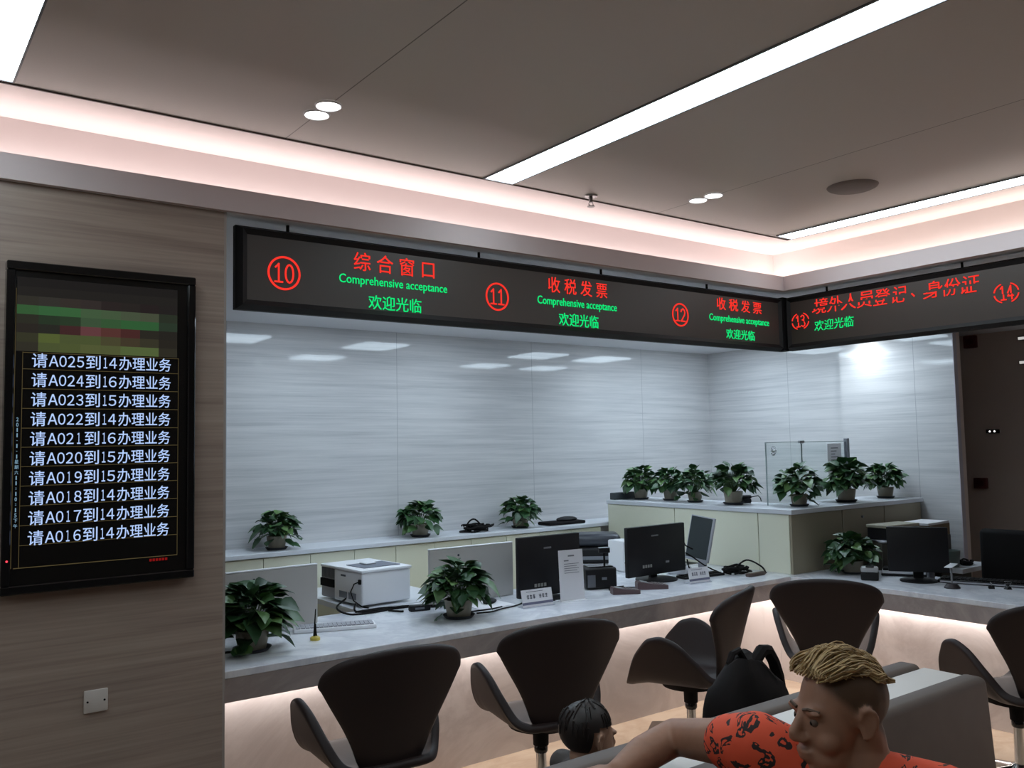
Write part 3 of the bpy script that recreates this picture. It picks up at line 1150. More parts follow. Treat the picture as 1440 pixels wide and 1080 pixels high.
# office chair behind the side counter
OC = thing('office_chair', 'black high-backed office chair behind the side counter', 'chair', (6.06, 2.51, 0), rad(96))
MB().box(-0.33, 0.33, 0.16, 0.23, 0.52, 1.012, 0.03, 3).obj('backrest', BLACK_M, OC)
MB().box(-0.26, 0.26, -0.25, 0.16, 0.43, 0.51, 0.03, 3).obj('seat', BLACK_M, OC)
MB().cone((0, 0, 0.06), (0, 0, 0.43), 0.028).obj('gas_column', STEEL, OC)
for i in range(5):
    a = 2 * PI * i / 5
    l_ = MB()
    l_.cone((0, 0, 0.07), (0.29 * math.cos(a), 0.29 * math.sin(a), 0.05), 0.024, 0.016, 10)
    l_.ball((0.29 * math.cos(a), 0.29 * math.sin(a), 0.027), 0.027, 10, 8)
    l_.obj('leg', BLACK_M, OC)

# ------------------------------------------------------------------ sofas, back to back with a white ledge
SX0, SX1 = 0.2, 3.045


def bench(label, y_back0, y_back1, y_seat, sgn):
    t = thing('bench_sofa', label, 'sofa', (0, 0, 0), 0, 'back-to-back bench sofas')
    mb = MB()
    a, b = sorted((y_back0, y_back1))
    mb.box(SX0, SX1, a, b, 0.06, 0.80, 0.022, 4)
    for v in mb.bm.verts:
        if abs(v.co.y - (a if sgn < 0 else b)) < 0.04:
            v.co.y += -sgn * (v.co.z - 0.42) * 0.13 * (1 if v.co.z > 0.42 else 0)
    mb.obj('backrest', SOFA_M, t)
    a, b = sorted((y_back0 if abs(y_back0 - y_seat) < abs(y_back1 - y_seat) else y_back1, y_seat))
    MB().box(SX0, SX1, a + 0.001 if sgn > 0 else a, b if sgn > 0 else b - 0.001, 0.06, 0.31, 0.012, 2).obj('base', SOFA_M, t)
    n = 4
    for i in range(n):
        xa, xb = SX0 + (SX1 - SX0) * i / n, SX0 + (SX1 - SX0) * (i + 1) / n
        MB().box(xa + 0.003, xb - 0.003, a + 0.004, b - 0.004, 0.311, 0.44, 0.025, 3).obj('seat', SOFA_M, t)
    for x in (SX0 + 0.1, SX1 - 0.1):
        for y in (min(y_back0, y_seat) + 0.08, max(y_back1, y_seat) - 0.08):
            MB().cone((x, y, 0.0), (x, y, 0.06), 0.02).obj('leg', BLACK_M, t)
    return t


bench('taupe bench sofa in the foreground that the blond person leans on', 1.425, 1.555, 0.88, -1)
bench('taupe bench sofa behind, with the backpack and the dark-haired child', 1.70, 1.835, 2.40, 1)
ld = MB().box(SX0, SX1 + 0.005, 1.558, 1.697, 0.0, 0.788, 0.003, 1).obj('divider_ledge', mat('white_ledge', rgb(214, 208, 202), 0.35), None, 0)
tag(ld, 'narrow white ledge running between the two sofa backs', 'ledge')


# ------------------------------------------------------------------ potted plants
def foliage_mesh(seed, n, R, H, leaf=0.07, trail=0.0, z0=0.085):
    rnd = random.Random(seed)
    mb = MB()
    bm = mb.bm
    prof = [(0.0, 0.10), (0.16, 0.40), (0.38, 0.50), (0.62, 0.36), (0.84, 0.15), (1.0, 0.0)]
    stems = []
    for i in range(n):
        az = rnd.uniform(0, 2 * PI)
        el = rad(rnd.choice((rnd.uniform(0, 32), rnd.uniform(15, 60), rnd.uniform(45, 88))))
        k = rnd.uniform(0.45, 1.0) if i > n * 0.35 else rnd.uniform(0.8, 1.05)
        base = Vector((math.cos(az) * math.cos(el) * R * k * 0.78, math.sin(az) * math.cos(el) * R * k * 0.78, z0 + 0.03 + math.sin(el) * (H - 0.05) * k))
        if rnd.random() < trail:
            base.z = z0 - rnd.uniform(0.0, 0.05)
            base.x *= 1.05
            base.y *= 1.05
        Ln = leaf * rnd.uniform(0.75, 1.25)
        wd = Ln * rnd.uniform(0.78, 0.98)
        out = Vector((math.cos(az), math.sin(az), 0))
        pitch = el * 0.75 - rad(rnd.uniform(5, 50))
        d_ = (out * math.cos(pitch) + Vector((0, 0, math.sin(pitch)))).normalized()
        spin = Matrix.Rotation(rnd.uniform(-0.8, 0.8), 3, 'Z')
        d_ = spin @ d_
        side = d_.cross(Vector((0, 0, 1)))
        if side.length < 0.1:
            side = Vector((1, 0, 0))
        side.normalize()
        side = (Matrix.Rotation(rnd.uniform(-0.6, 0.6), 3, d_) @ side).normalized()
        nrm = side.cross(d_)
        fold = rnd.uniform(0.12, 0.4)
        droop = rnd.uniform(0.05, 0.45)
        rowsv = []
        for (tt, ww) in prof:
            cpt = base + d_ * (Ln * tt) - Vector((0, 0, 1)) * (droop * Ln * tt * tt)
            x = ww * wd
            if x < 1e-6:
                rowsv.append([bm.verts.new(cpt)])
            else:
                up = nrm * (fold * x)
                rowsv.append([bm.verts.new(cpt - side * x + up), bm.verts.new(cpt), bm.verts.new(cpt + side * x + up)])
        for r0, r1 in zip(rowsv[:-1], rowsv[1:]):
            if len(r1) == 3:
                bm.faces.new((r0[0], r0[1], r1[1], r1[0]))
                bm.faces.new((r0[1], r0[2], r1[2], r1[1]))
            else:
                bm.faces.new((r0[0], r0[1], r1[0]))
                bm.faces.new((r0[1], r0[2], r1[0]))
        stems.append((base.copy(), az))
    for v in bm.verts:
        if v.co.z < 0.012:
            v.co.z = 0.012 + 0.1 * abs(v.co.x)
    me = mb.mesh('foliage', LEAF, 0, recalc=False)
    me.shade_smooth()
    sb = MB()
    for (b, az) in stems[::2]:
        p0 = Vector((b.x * 0.12, b.y * 0.12, z0 - 0.008))
        mid = (p0 + b) / 2 + Vector((0, 0, 0.02))
        sb.tube([p0, mid, b], 0.0016, 5)
    return me, sb.mesh('stem', mat('leaf_stalk', rgb(70, 96, 52), 0.5), 0)


def pot_mesh(r=0.062, h=0.085):
    mb = MB()
    mb.lathe([(0.0, 0.004), (r * 0.78, 0.004), (r * 0.9, h * 0.5), (r, h), (r * 0.94, h), (r * 0.86, h * 0.84), (0.0, h * 0.84)], 28)
    return mb.mesh('pot', POT_M, 40)


def saucer_mesh(r=0.062):
    mb = MB()
    mb.lathe([(0.0, 0.0), (r * 0.92, 0.0), (r * 1.12, 0.016), (r * 1.06, 0.016), (r * 0.8, 0.004), (0.0, 0.004)], 28)
    return mb.mesh('saucer', SAUCER, 40)


FOL = {}
POT, SAU = pot_mesh(), saucer_mesh()
POTB, SAUB = pot_mesh(0.072, 0.09), saucer_mesh(0.072)


def plant(label, x, y, z, kind, rz, sc=1.0, group=None, pot=0):
    t = thing('potted_plant', label, 'plant', (x, y, z), rz, group)
    t.scale = (sc, sc, sc)
    fm, sm = FOL[kind]
    link('pot', POTB if pot else POT, t)
    link('saucer', SAUB if pot else SAU, t)
    link('foliage', fm, t)
    link('stem', sm, t)
    return t


FOL['a'] = foliage_mesh(3, 135, 0.165, 0.185, 0.068)
FOL['b'] = foliage_mesh(11, 135, 0.160, 0.195, 0.070)
FOL['c'] = foliage_mesh(23, 145, 0.175, 0.205, 0.072, 0.06)
FOL['d'] = foliage_mesh(31, 130, 0.150, 0.150, 0.066, 0.10)
FOL['e'] = foliage_mesh(47, 165, 0.195, 0.190, 0.080, 0.05)
FOL['f'] = foliage_mesh(59, 170, 0.180, 0.200, 0.085, 0.10)
gp = 'potted plants on the partition top'
plant('leafy plant at the far end of the partition top by the back wall', 4.93, 4.99, PT, 'b', 0.0, 0.92, gp)
plant('leafy plant second from the far end of the partition top', 4.97, 4.71, PT, 'a', 1.2, 0.92, gp)
plant('leafy plant third from the far end of the partition top', 4.93, 4.43, PT, 'c', 2.4, 0.88, gp)
plant('bushy plant on the partition top above the grey-faced tilted monitor', 4.90, 4.05, PT, 'a', 3.5, 1.08, gp)
plant('bushy plant on the outer corner of the partition top', 5.03, 3.605, PT, 'c', 4.5, 0.93, gp)
plant('bushy plant on the partition top right under the grey glass post', 5.565, 3.60, PT, 'b', 5.2, 1.08, gp)
plant('leafy plant at the pier end of the partition top', 6.10, 3.62, PT, 'a', 0.7, 0.95, gp)
gs = 'potted plants on the low back worktop'
plant('leafy plant nearest the stone wall on the low back worktop', 2.073, 5.30, 0.99, 'd', 0.3, 1.0, gs)
plant('leafy plant with a trailing stem in the middle of the low back worktop', 3.109, 5.31, 0.99, 'd', 2.1, 1.04, gs)
plant('leafy plant on the low back worktop between two piles of black cable', 3.974, 5.31, 0.99, 'd', 4.0, 1.0, gs)
gc = 'potted plants on the counter'
plant('large dark plant on the counter against the stone wall edge', 1.34, 3.70, CT, 'f', 0.4, 1.0, gc, 1)
plant('large plant on the counter in front of the silver screen back', 2.39, 3.715, CT, 'e', 1.9, 1.0, gc, 1)
plant('shaded plant on the side counter against the partition', 5.04, 3.235, CT, 'e', 3.3, 0.90, gc, 1)


# ------------------------------------------------------------------ desk equipment
def monitor(label, loc, rz, w, h, zlo, shell, front, tilt=0.0, base=0.13, thick=0.03, marks=True):
    """rz = 0: screen faces +y (staff), its back faces the hall"""
    t = thing('computer_monitor', label, 'monitor', loc, rz, 'computer monitors on the counter')
    R = Matrix.Translation((0, 0, zlo + h / 2)) @ Matrix.Rotation(tilt, 4, 'X')
    MB().box(-w / 2, w / 2, -thick / 2, thick / 2, -h / 2, h / 2, 0.005, 2, R).obj('casing', shell, t)
    MB().box(-w / 2 + 0.012, w / 2 - 0.012, thick / 2 - 0.001, thick / 2 + 0.001, -h / 2 + 0.02, h / 2 - 0.012, 0, 1, R).obj('screen', front, t, 0)
    if marks:
        q = MB()
        for i in range(4):
            q.box(-w * 0.26 + i * 0.022, -w * 0.26 + i * 0.022 + 0.016, -thick / 2 - 0.0012, -thick / 2, -h * 0.34, -h * 0.34 + 0.018, 0, 1, R)
        MB().box(w * 0.14, w * 0.2, -thick / 2 - 0.0012, -thick / 2, -h * 0.29, -h * 0.29 + 0.012, 0, 1, R).obj('label_sticker', STEEL, t, 0)
        q.obj('sticker_text', mat('dull_sticker', rgb(140, 138, 134), 0.6), t, 0)
        MB().box(-w * 0.10, w * 0.02, -thick / 2 - 0.0012, -thick / 2, h * 0.28, h * 0.31, 0, 1, R).obj('badge', STEEL, t, 0)
    MB().box(-0.028, 0.028, -0.012, 0.012, 0.010, zlo + h * 0.35, 0.003, 1, Matrix.Translation((0, thick / 2 + 0.013, 0))).obj('stand', shell, t)
    b = MB()
    b.lathe([(0.0, 0.0), (base, 0.0), (base, 0.008), (base * 0.8, 0.014), (0.0, 0.016)], 32)
    b.obj('base', shell, t)
    return t


monitor('all-black monitor back behind the white paper and the larger name plate', (3.065, 3.84, CT), 0.0, 0.435, 0.325, 0.02, BLACK, BLACK_G, 0.0, 0.095)
monitor('black monitor back on a round foot in front of the tall cream partition', (3.965, 3.90, CT), rad(2), 0.52, 0.30, 0.035, BLACK, BLACK_G, 0.0, 0.13)
SILV = [SILVER_B, WHITE_P]


def silver_screen(label, x0, x1, y, h, rz):
    t = thing('silver_screen', label, 'monitor', ((x0 + x1) / 2, y, CT), rz, 'silver-backed screens')
    w = x1 - x0
    MB().box(-w / 2, w / 2, 0, 0.022, 0.003, h - 0.006, 0.002, 1).obj('back_panel', SILVER_B, t, 0)
    MB().box(-w / 2, w / 2, -0.001, 0.024, h - 0.0055, h, 0.001, 1).obj('rim', WHITE_P, t, 0)
    MB().box(-w / 2 + 0.01, w / 2 - 0.01, 0.0225, 0.024, 0.03, h - 0.02).obj('screen', BLACK_G, t, 0)
    MB().cone((-w * 0.17, -0.002, h - 0.045), (-w * 0.17, 0, h - 0.045), 0.006).obj('emblem', PRINT, t)
    MB().box(-0.09, 0.09, 0.026, 0.16, 0.0, 0.006).obj('foot', SILVER_B, t, 0)


silver_screen('silver screen back behind the large plant beside the stone wall', 1.315, 1.795, 4.05, 0.288, rad(2))
silver_screen('silver screen back with white rim behind the middle counter plant', 2.437, 2.979, 4.06, 0.300, rad(-1))

# white-framed display turned sideways
t = thing('customer_screen', 'grey-faced white-rimmed screen turned sideways beside the cable tangle', 'monitor', (4.41, 3.93, CT), rad(-76))
R = Matrix.Translation((0, 0, 0.215)) @ Matrix.Rotation(rad(-9), 4, 'X') @ Matrix.Rotation(rad(8), 4, 'Y')
MB().box(-0.085, 0.085, -0.010, 0.012, -0.145, 0.145, 0.004, 2, R).obj('casing', WHITE_D, t)
MB().box(-0.079, 0.072, -0.0115, -0.0100, -0.128, 0.138, 0, 1, R).obj('screen', mat('dark_grey_glass', rgb(64, 70, 72), 0.25), t, 0)
MB().box(-0.03, 0.03, 0.012, 0.028, 0.006, 0.20, 0.003, 1).obj('stand', WHITE_D, t)
MB().lathe([(0, 0), (0.07, 0), (0.07, 0.006), (0, 0.01)], 24, (0, 0.03, 0)).obj('base', WHITE_D, t)

# monitor on the side counter
monitor('black monitor back on the side counter beside the stone pier', (5.03, 2.80, CT), rad(-58), 0.33, 0.262, 0.055, BLACK, BLACK_G, rad(-3), 0.105, 0.045, False)

# white printer
t = thing('laser_printer', 'large white laser printer turned away behind the counter', 'printer', (2.135, 4.262, CT), rad(4))
pw, pd, ph = 0.310, 0.47, 0.182
P_ = MB()
P_.box(0, pw, 0, 0.30, 0.012, ph, 0.012, 3)
P_.obj('body', WHITE_P, t)
P_ = MB()
P_.box(-0.004, pw + 0.006, -0.006, pd - 0.02, ph - 0.001, ph + 0.016, 0.007, 2)
P_.obj('lid', WHITE_P, t)
P_ = MB()
P_.box(0.012, pw - 0.012, 0.301, pd, 0.012, ph - 0.002, 0.01, 2)
P_.obj('paper_unit', WHITE_D, t)
P_ = MB()
P_.box(0.002, 0.0115, 0.31, pd - 0.01, 0.075, 0.118)
P_.obj('output_slot', BLACK_M, t, 0)
P_ = MB()
for i in range(9):
    P_.box(0.006, 0.0115, 0.315 + i * 0.016, 0.323 + i * 0.016, 0.125, 0.178)
P_.obj('vent', GREY_P, t, 0)
MB().box(0.05, pw - 0.03, 0.06, 0.25, ph + 0.0165, ph + 0.020).obj('tray_recess', mat('tray_grey', rgb(110, 114, 126), 0.5), t, 0)
MB().box(0.12, 0.19, 0.16, 0.23, ph + 0.021, ph + 0.030, 0.003, 1).obj('stop_flap', WHITE_P, t, 0)
P_ = MB()
P_.box(-0.0012, 0.0, 0.06, 0.14, 0.035, 0.07)
P_.box(-0.0012, 0.0, 0.155, 0.24, 0.035, 0.07)
P_.obj('rating_label', mat('label_grey', rgb(130, 132, 142), 0.7), t, 0)
MB().box(-0.002, 0.0, 0.17, 0.22, 0.15, 0.16).obj('badge', mat('badge_grey', rgb(90, 92, 104), 0.6), t, 0)
P_ = MB()
P_.box(-0.012, 0.0, 0.002, 0.022, 0.125, 0.150, 0.002, 1)
P_.tube([(-0.01, 0.012, 0.138), (-0.035, 0.02, 0.13), (-0.05, 0.03, 0.09), (-0.04, 0.02, 0.045), (-0.01, -0.02, 0.012), (0.02, -0.035, 0.005)], 0.0035)
P_.obj('power_lead', BLACK_M, t)


def cable(label, runs, r=0.0042, name='cable', m=None, group='loose black cables', extra=None):
    mb = MB()
    for pts in runs:
        P = [Vector(p) for p in pts]
        out = []
        n = len(P)
        for i in range(n - 1):
            p0, p1, p2, p3 = P[max(i - 1, 0)], P[i], P[i + 1], P[min(i + 2, n - 1)]
            for k in range(6):
                s_ = k / 6
                out.append(0.5 * ((2 * p1) + (-p0 + p2) * s_ + (2 * p0 - 5 * p1 + 4 * p2 - p3) * s_ * s_ + (-p0 + 3 * p1 - 3 * p2 + p3) * s_ ** 3))
        out.append(P[-1])
        mb.tube(out, r, 7)
    if extra:
        extra(mb)
    o = mb.obj(name, m or BLACK_M, None)
    return tag(o, label, 'cable', group)


zc_ = CT + 0.006
cable('bundle of black leads lying on the counter in front of the white printer',
      [[(2.06, 4.30, zc_ + .05), (1.98, 4.24, zc_ + .02), (2.00, 4.13, zc_), (2.12, 4.10, zc_), (2.28, 4.12, zc_), (2.42, 4.09, zc_)],
       [(2.10, 4.26, zc_ + .03), (2.06, 4.18, zc_), (2.16, 4.12, zc_ + .004), (2.30, 4.13, zc_ + .004), (2.40, 4.07, zc_ + .004), (2.47, 4.035, zc_)],
       [(2.05, 4.17, zc_), (2.2, 4.13, zc_ + .009), (2.32, 4.08, zc_ + .005), (2.42, 4.03, zc_), (2.50, 3.99, zc_)],
       [(2.20, 4.09, zc_), (2.23, 4.035, zc_), (2.25, 4.02, zc_)]], 0.005)
t = thing('power_adapter', 'black power adapter block on the counter leads', 'power adapter', (2.335, 4.005, CT), rad(-12))
MB().box(-0.055, 0.055, -0.022, 0.022, 0.0, 0.03, 0.006, 2).obj('body', BLACK, t)
MB().box(-0.03, 0.02, -0.0228, -0.022, 0.010, 0.02).obj('label_sticker', GREY_P, t, 0)
t = thing('white_plug', 'white plug beside the middle counter plant', 'plug', (2.455, 3.985, CT), 0.4)
MB().box(-0.025, 0.025, -0.018, 0.018, 0.0, 0.045, 0.010, 3).obj('body', WHITE_P, t)
MB().cone((0.026, 0, 0.02), (0.045, 0, 0.02), 0.006).obj('lead', BLACK_M, t)

# white keyboard near the left plant
t = thing('keyboard', 'white keyboard on the counter in front of the first silver screen', 'keyboard', (1.80, 3.875, CT), rad(-20))
MB().box(-0.19, 0.19, -0.055, 0.055, 0.0, 0.018, 0.005, 2).obj('body', WHITE_P, t)
q = MB()
for i in range(17):
    for j in range(4):
        q.box(-0.178 + i * 0.021, -0.178 + i * 0.021 + 0.018, -0.045 + j * 0.023, -0.045 + j * 0.023 + 0.02, 0.0185, 0.024)
tag(q.obj('keys', WHITE_D, t, 0))
t = thing('antenna', 'thin black aerial standing on a yellow base on the counter', 'antenna', (1.629, 3.712, CT), 0)
MB().lathe([(0, 0), (0.022, 0), (0.022, 0.012), (0.012, 0.018), (0, 0.018)], 20).obj('base', YELLOW, t)
MB().tube([(-0.004, 0, 0.016), (-0.002, 0, 0.06), (0.003, 0, 0.135)], 0.005, 8, 0.0022).obj('rod', BLACK_M, t)
MB().tube([(0.006, 0, 0.016), (0.004, 0, 0.04), (0.003, 0, 0.07)], 0.004, 8, 0.002).obj('lead', BLACK_M, t)
cable('dark lead trailing from the pot at the stone wall edge', [[(1.17, 3.62, zc_), (1.21, 3.66, zc_ + .01), (1.26, 3.70, zc_)]], 0.005)

# mouse, white card and leads to the left of the larger plate
t = thing('computer_mouse', 'black mouse on the counter beside the middle plant', 'mouse', (2.72, 3.92, CT), 0.5)
MB().ball((0, 0, 0.014), (0.055, 0.032, 0.0145), 20, 12).obj('body', BLACK, t)
MB().box(0.02, 0.045, -0.003, 0.003, 0.020, 0.0262, 0.002, 1).obj('wheel', GREY_P, t)
pd_ = MB().box(2.58, 2.80, 3.80, 4.0, CT + 0.0005, CT + 0.004).obj('paper_sheet', PAPER)
tag(pd_, 'white papers lying under the black mouse', 'paper')
cable('thin lead curling on the counter left of the larger name plate', [[(2.50, 3.72, zc_), (2.58, 3.70, zc_), (2.66, 3.73, zc_), (2.76, 3.75, zc_), (2.86, 3.80, zc_)], [(2.47, 3.78, zc_), (2.6, 3.75, zc_ + .003), (2.70, 3.78, zc_)]], 0.0038)
t = thing('pen_cup', 'dark cup of pens between the silver screen and the black monitor', 'pen cup', (2.935, 4.16, CT), 0)
MB().lathe([(0, 0), (0.045, 0), (0.05, 0.17), (0.046, 0.17), (0.042, 0.01), (0, 0.01)], 20).obj('body', mat('dark_brown_cup', rgb(48, 40, 36), 0.5), t)
MB().tube([(0.01, 0, 0.012), (-0.02, 0.02, 0.20)], 0.004, 6).obj('pen', BROWN, t)


# name plates and standing notice
def name_plate(label, x, y, w, h, rz):
    t = thing('name_plate', label, 'sign', (x, y, CT), rz, 'small name plates on the counter')
    lean = Matrix.Rotation(rad(-12), 4, 'X')
    MB().box(-w / 2, w / 2, -0.001, 0.001, 0.004, h, 0, 1, lean).obj('card', PAPER, t, 0)
    MB().box(-w / 2, w / 2, -0.0016, -0.001, h * 0.16, h * 0.30, 0, 1, lean).obj('band', BAND, t, 0)
    q = MB()
    rn = random.Random(int(x * 100))
    for i, k in enumerate((0, 1, 2, 4, 5, 6)):
        cx = -w * 0.30 + k * w * 0.10
        for j in range(3):
            q.box(cx - w * .038, cx + w * .038, -0.0016, -0.001, h * (.50 + .075 * j), h * (.535 + .075 * j), 0, 1, lean)
        q.box(cx - w * .008 + rn.uniform(-.01, .01) * w, cx + w * .012, -0.0017, -0.001, h * .48, h * .71, 0, 1, lean)
    q.box(-w * .34, w * .2, -0.0016, -0.001, h * .86, h * .885, 0, 1, lean)
    q.obj('print', PRINT, t, 0)
    MB().box(-w / 2 - 0.002, w / 2 + 0.002, -0.012, 0.05, 0.0, 0.0035).obj('foot', mat('clear_acrylic', rgb(190, 192, 204), 0.15), t, 0)


name_plate('larger white name plate in front of the black monitor back', 2.86, 3.675, 0.195, 0.092, rad(-3))
name_plate('smaller white name plate beside the tangle of cables', 4.06, 3.63, 0.165, 0.092, rad(-4))
t = thing('notice_stand', 'tall white printed notice standing before the black monitor', 'notice', (3.108, 3.690, CT), rad(-7))
lean = Matrix.Rotation(rad(-3), 4, 'X')
MB().box(-0.078, 0.078, -0.001, 0.0015, 0.004, 0.272, 0, 1, lean).obj('sheet', PAPER, t, 0)
q = MB()
q.box(-0.018, 0.022, -0.0016, -0.001, 0.236, 0.244, 0, 1, lean)
q.box(-0.045, -0.015, -0.0016, -0.001, 0.212, 0.218, 0, 1, lean)
for i in range(5):
    q.box(-0.045, 0.05 - 0.012 * (i % 2), -0.0016, -0.001, 0.196 - i * 0.012, 0.199 - i * 0.012, 0, 1, lean)
q.obj('print', GREY_P, t, 0)
MB().box(-0.08, 0.08, -0.02, 0.05, 0.0, 0.0035).obj('foot', WHITE_P, t, 0)

# ticket printer with camera
t = thing('ticket_printer', 'black ticket printer on the counter between the notice and the monitor', 'printer', (3.49, 3.905, CT), rad(-22))
MB().box(-0.095, 0.095, -0.06, 0.075, 0.004, 0.125, 0.014, 3).obj('body', BLACK, t)
MB().box(-0.075, 0.078, -0.045, 0.06, 0.1255, 0.131, 0.004, 1).obj('lid', BLACK_G, t)
MB().box(-0.088, -0.040, -0.0615, -0.060, 0.015, 0.085).obj('front_plate', mat('smoky_plate', rgb(96, 98, 104), 0.3), t, 0)
MB().box(0.0, 0.03, -0.0615, -0.060, 0.055, 0.070).obj('label_sticker', GREY_P, t, 0)
t = thing('web_camera', 'little black camera on a stalk above the ticket printer', 'camera', (3.68, 4.06, CT), rad(-20))
MB().cone((0, 0, 0.012), (0, 0, 0.175), 0.006).obj('stalk', BLACK_M, t)
MB().box(-0.035, 0.035, -0.015, 0.015, 0.175, 0.205, 0.005, 2).obj('body', BLACK, t)
MB().box(-0.034, 0.034, -0.012, 0.014, 0.2055, 0.209).obj('top_strip', WHITE_D, t, 0)
MB().lathe([(0, 0), (0.035, 0), (0.035, 0.008), (0, 0.012)], 20).obj('base', BLACK, t)

# black printer and white box on the far return
t = thing('desktop_printer', 'black printer with a rounded lid in front of the cream partition', 'printer', (4.40, 4.90, CT - 0.02), rad(-38))
MB().box(-0.20, 0.17, -0.15, 0.15, 0.002, 0.115, 0.02, 3).obj('body', BLACK, t)
MB().box(-0.18, 0.15, -0.13, 0.13, 0.1155, 0.21, 0.045, 5).obj('lid', mat('dark_blue_grey_plastic', rgb(58, 60, 68), 0.35), t)
MB().box(-0.16, 0.12, -0.1515, -0.150, 0.03, 0.055).obj('output_slot', GREY_P, t, 0)
t = thing('card_reader', 'white upright box machine half behind the round-footed monitor', 'machine', (4.20, 4.44, CT - 0.02), rad(-8))
MB().box(-0.065, 0.065, -0.09, 0.09, 0.002, 0.205, 0.010, 2).obj('body', WHITE_P, t)
MB().box(-0.055, 0.04, -0.0915, -0.090, 0.06, 0.066).obj('slot', BLACK_M, t, 0)


def terminal(label, x, y, rz, sc=1.0):
    t = thing('card_terminal', label, 'card terminal', (x, y, CT), rz, 'card terminals')
    t.scale = (sc, sc, sc)
    mb = MB()
    prof = [(-0.09, 0.001), (-0.09, 0.022), (0.02, 0.034), (0.085, 0.046), (0.09, 0.036), (0.09, 0.001)]
    mb.poly_prism(prof, 0.075, Matrix(((0, 0, 1, -0.0375), (1, 0, 0, 0), (0, 1, 0, 0), (0, 0, 0, 1))))
    mb.obj('body', mat('dark_maroon_plastic', rgb(86, 66, 68), 0.4), t, 20)
    S = Matrix.Translation((0, 0.045, 0.0392)) @ Matrix.Rotation(rad(10.5), 4, 'X')
    MB().box(-0.028, 0.028, -0.022, 0.022, 0, 0.003, 0, 1, S).obj('screen', mat('pale_lcd', rgb(150, 154, 156), 0.3), t, 0)
    q = MB()
    S2 = Matrix.Translation((0, -0.03, 0.0287)) @ Matrix.Rotation(rad(6.2), 4, 'X')
    for i in range(3):
        for j in range(4):
            q.box(-0.026 + i * 0.019, -0.026 + i * 0.019 + 0.014, -0.045 + j * 0.02, -0.045 + j * 0.02 + 0.014, 0, 0.004, 0, 1, S2)
    q.obj('keypad', mat('grey_keys', rgb(120, 112, 112), 0.6), t, 0)


terminal('dark card terminal nearest the ticket printer', 3.47, 3.66, rad(62), 0.88)
terminal('dark card terminal with a pale screen in front of the monitor foot', 3.70, 3.68, rad(58), 1.0)
cable('black leads hanging between the round-footed monitor and the sideways screen', [[(4.245, 3.90, CT + 0.10), (4.25, 3.885, CT + 0.04), (4.29, 3.865, zc_), (4.36, 3.86, zc_)], [(4.242, 3.915, CT + 0.20), (4.28, 3.94, CT + 0.18), (4.32, 3.95, CT + 0.165), (4.355, 3.95, CT + 0.15)], [(4.242, 3.91, CT + 0.14), (4.28, 3.88, CT + 0.11), (4.36, 3.845, CT + 0.05), (4.44, 3.80, zc_)]], 0.0045)
cable('thin leads joining the two card terminals', [[(3.50, 3.77, zc_), (3.56, 3.80, zc_), (3.62, 3.77, zc_), (3.66, 3.74, zc_)], [(3.45, 3.76, zc_), (3.52, 3.84, zc_), (3.62, 3.83, zc_)]], 0.0035)
# keyboard at the foot of monitor 2, seen from the back
t = thing('keyboard', 'black keyboard lying at the foot of the round-footed monitor', 'keyboard', (4.25, 3.795, CT), rad(-8))
MB().box(-0.16, 0.16, -0.045, 0.045, 0.0, 0.016, 0.004, 2).obj('body', BLACK, t)
q = MB()
for i in range(14):
    for j in range(3):
        q.box(-0.148 + i * 0.021, -0.148 + i * 0.021 + 0.017, -0.033 + j * 0.023, -0.033 + j * 0.023 + 0.019, 0.0165, 0.021)
q.obj('keys', BLACK_M, t, 0)
t = thing('telephone', 'rounded white telephone behind the smaller name plate', 'telephone', (4.26, 3.99, CT), rad(20))
MB().box(-0.06, 0.06, -0.07, 0.07, 0.0, 0.05, 0.02, 3).obj('body', WHITE_P, t)
MB().box(-0.05, -0.02, -0.07, 0.07, 0.0505, 0.075, 0.010, 3).obj('handset', WHITE_P, t)


def rnd_coil(cx, cy, z, r, n, seed, sq=1.0):
    rn = random.Random(seed)
    runs = []
    for k in range(n):
        a0 = rn.uniform(0, 6.28)
        rr = r * rn.uniform(0.55, 1.0)
        ox, oy = rn.uniform(-.3, .3) * r, rn.uniform(-.2, .2) * r
        runs.append([(cx + ox + rr * math.cos(a0 + i * 0.75), cy + oy + sq * rr * math.sin(a0 + i * 0.75), z + 0.006 + k * 0.006 + (0.012 * rn.random() if i % 2 else 0)) for i in range(9)])
    return runs


cable('tangle of black cables in the corner of the counter by the partition', rnd_coil(4.50, 3.72, CT, 0.10, 7, 5, 0.7) + [[(4.45, 3.70, CT + 0.03), (4.53, 3.66, CT + 0.09), (4.60, 3.60, CT + 0.05), (4.62, 3.58, CT + 0.006)]], 0.0055)
br = MB().box(4.44, 4.60, 3.565, 3.60, CT + 0.0005, CT + 0.022, 0.006, 2).obj('power_strip', mat('brown_plastic', rgb(84, 68, 62), 0.5))
tag(br, 'brown power strip lying by the tangle of cables', 'power strip')
cable('coil of black cable on the low back worktop', rnd_coil(3.58, 5.30, 0.99, 0.115, 8, 8, 0.6) + [[(3.46, 5.27, 1.0), (3.48, 5.27, 1.06), (3.53, 5.27, 1.085), (3.58, 5.27, 1.05), (3.62, 5.28, 1.0)]], 0.006)
t = thing('folded_bag', 'flat black bag lying on the low back worktop next to the partition', 'bag', (4.38, 5.31, 0.99), 0)
MB().box(-0.18, 0.18, -0.08, 0.08, 0.0, 0.025, 0.011, 3).obj('body', BLACK_M, t)
MB().ball((0.05, 0, 0.035), (0.10, 0.05, 0.022), 18, 10).obj('fold', BLACK, t)
t = thing('desk_phone', 'black phone lying among the partition plants', 'telephone', (5.06, 4.14, PT), rad(-30))
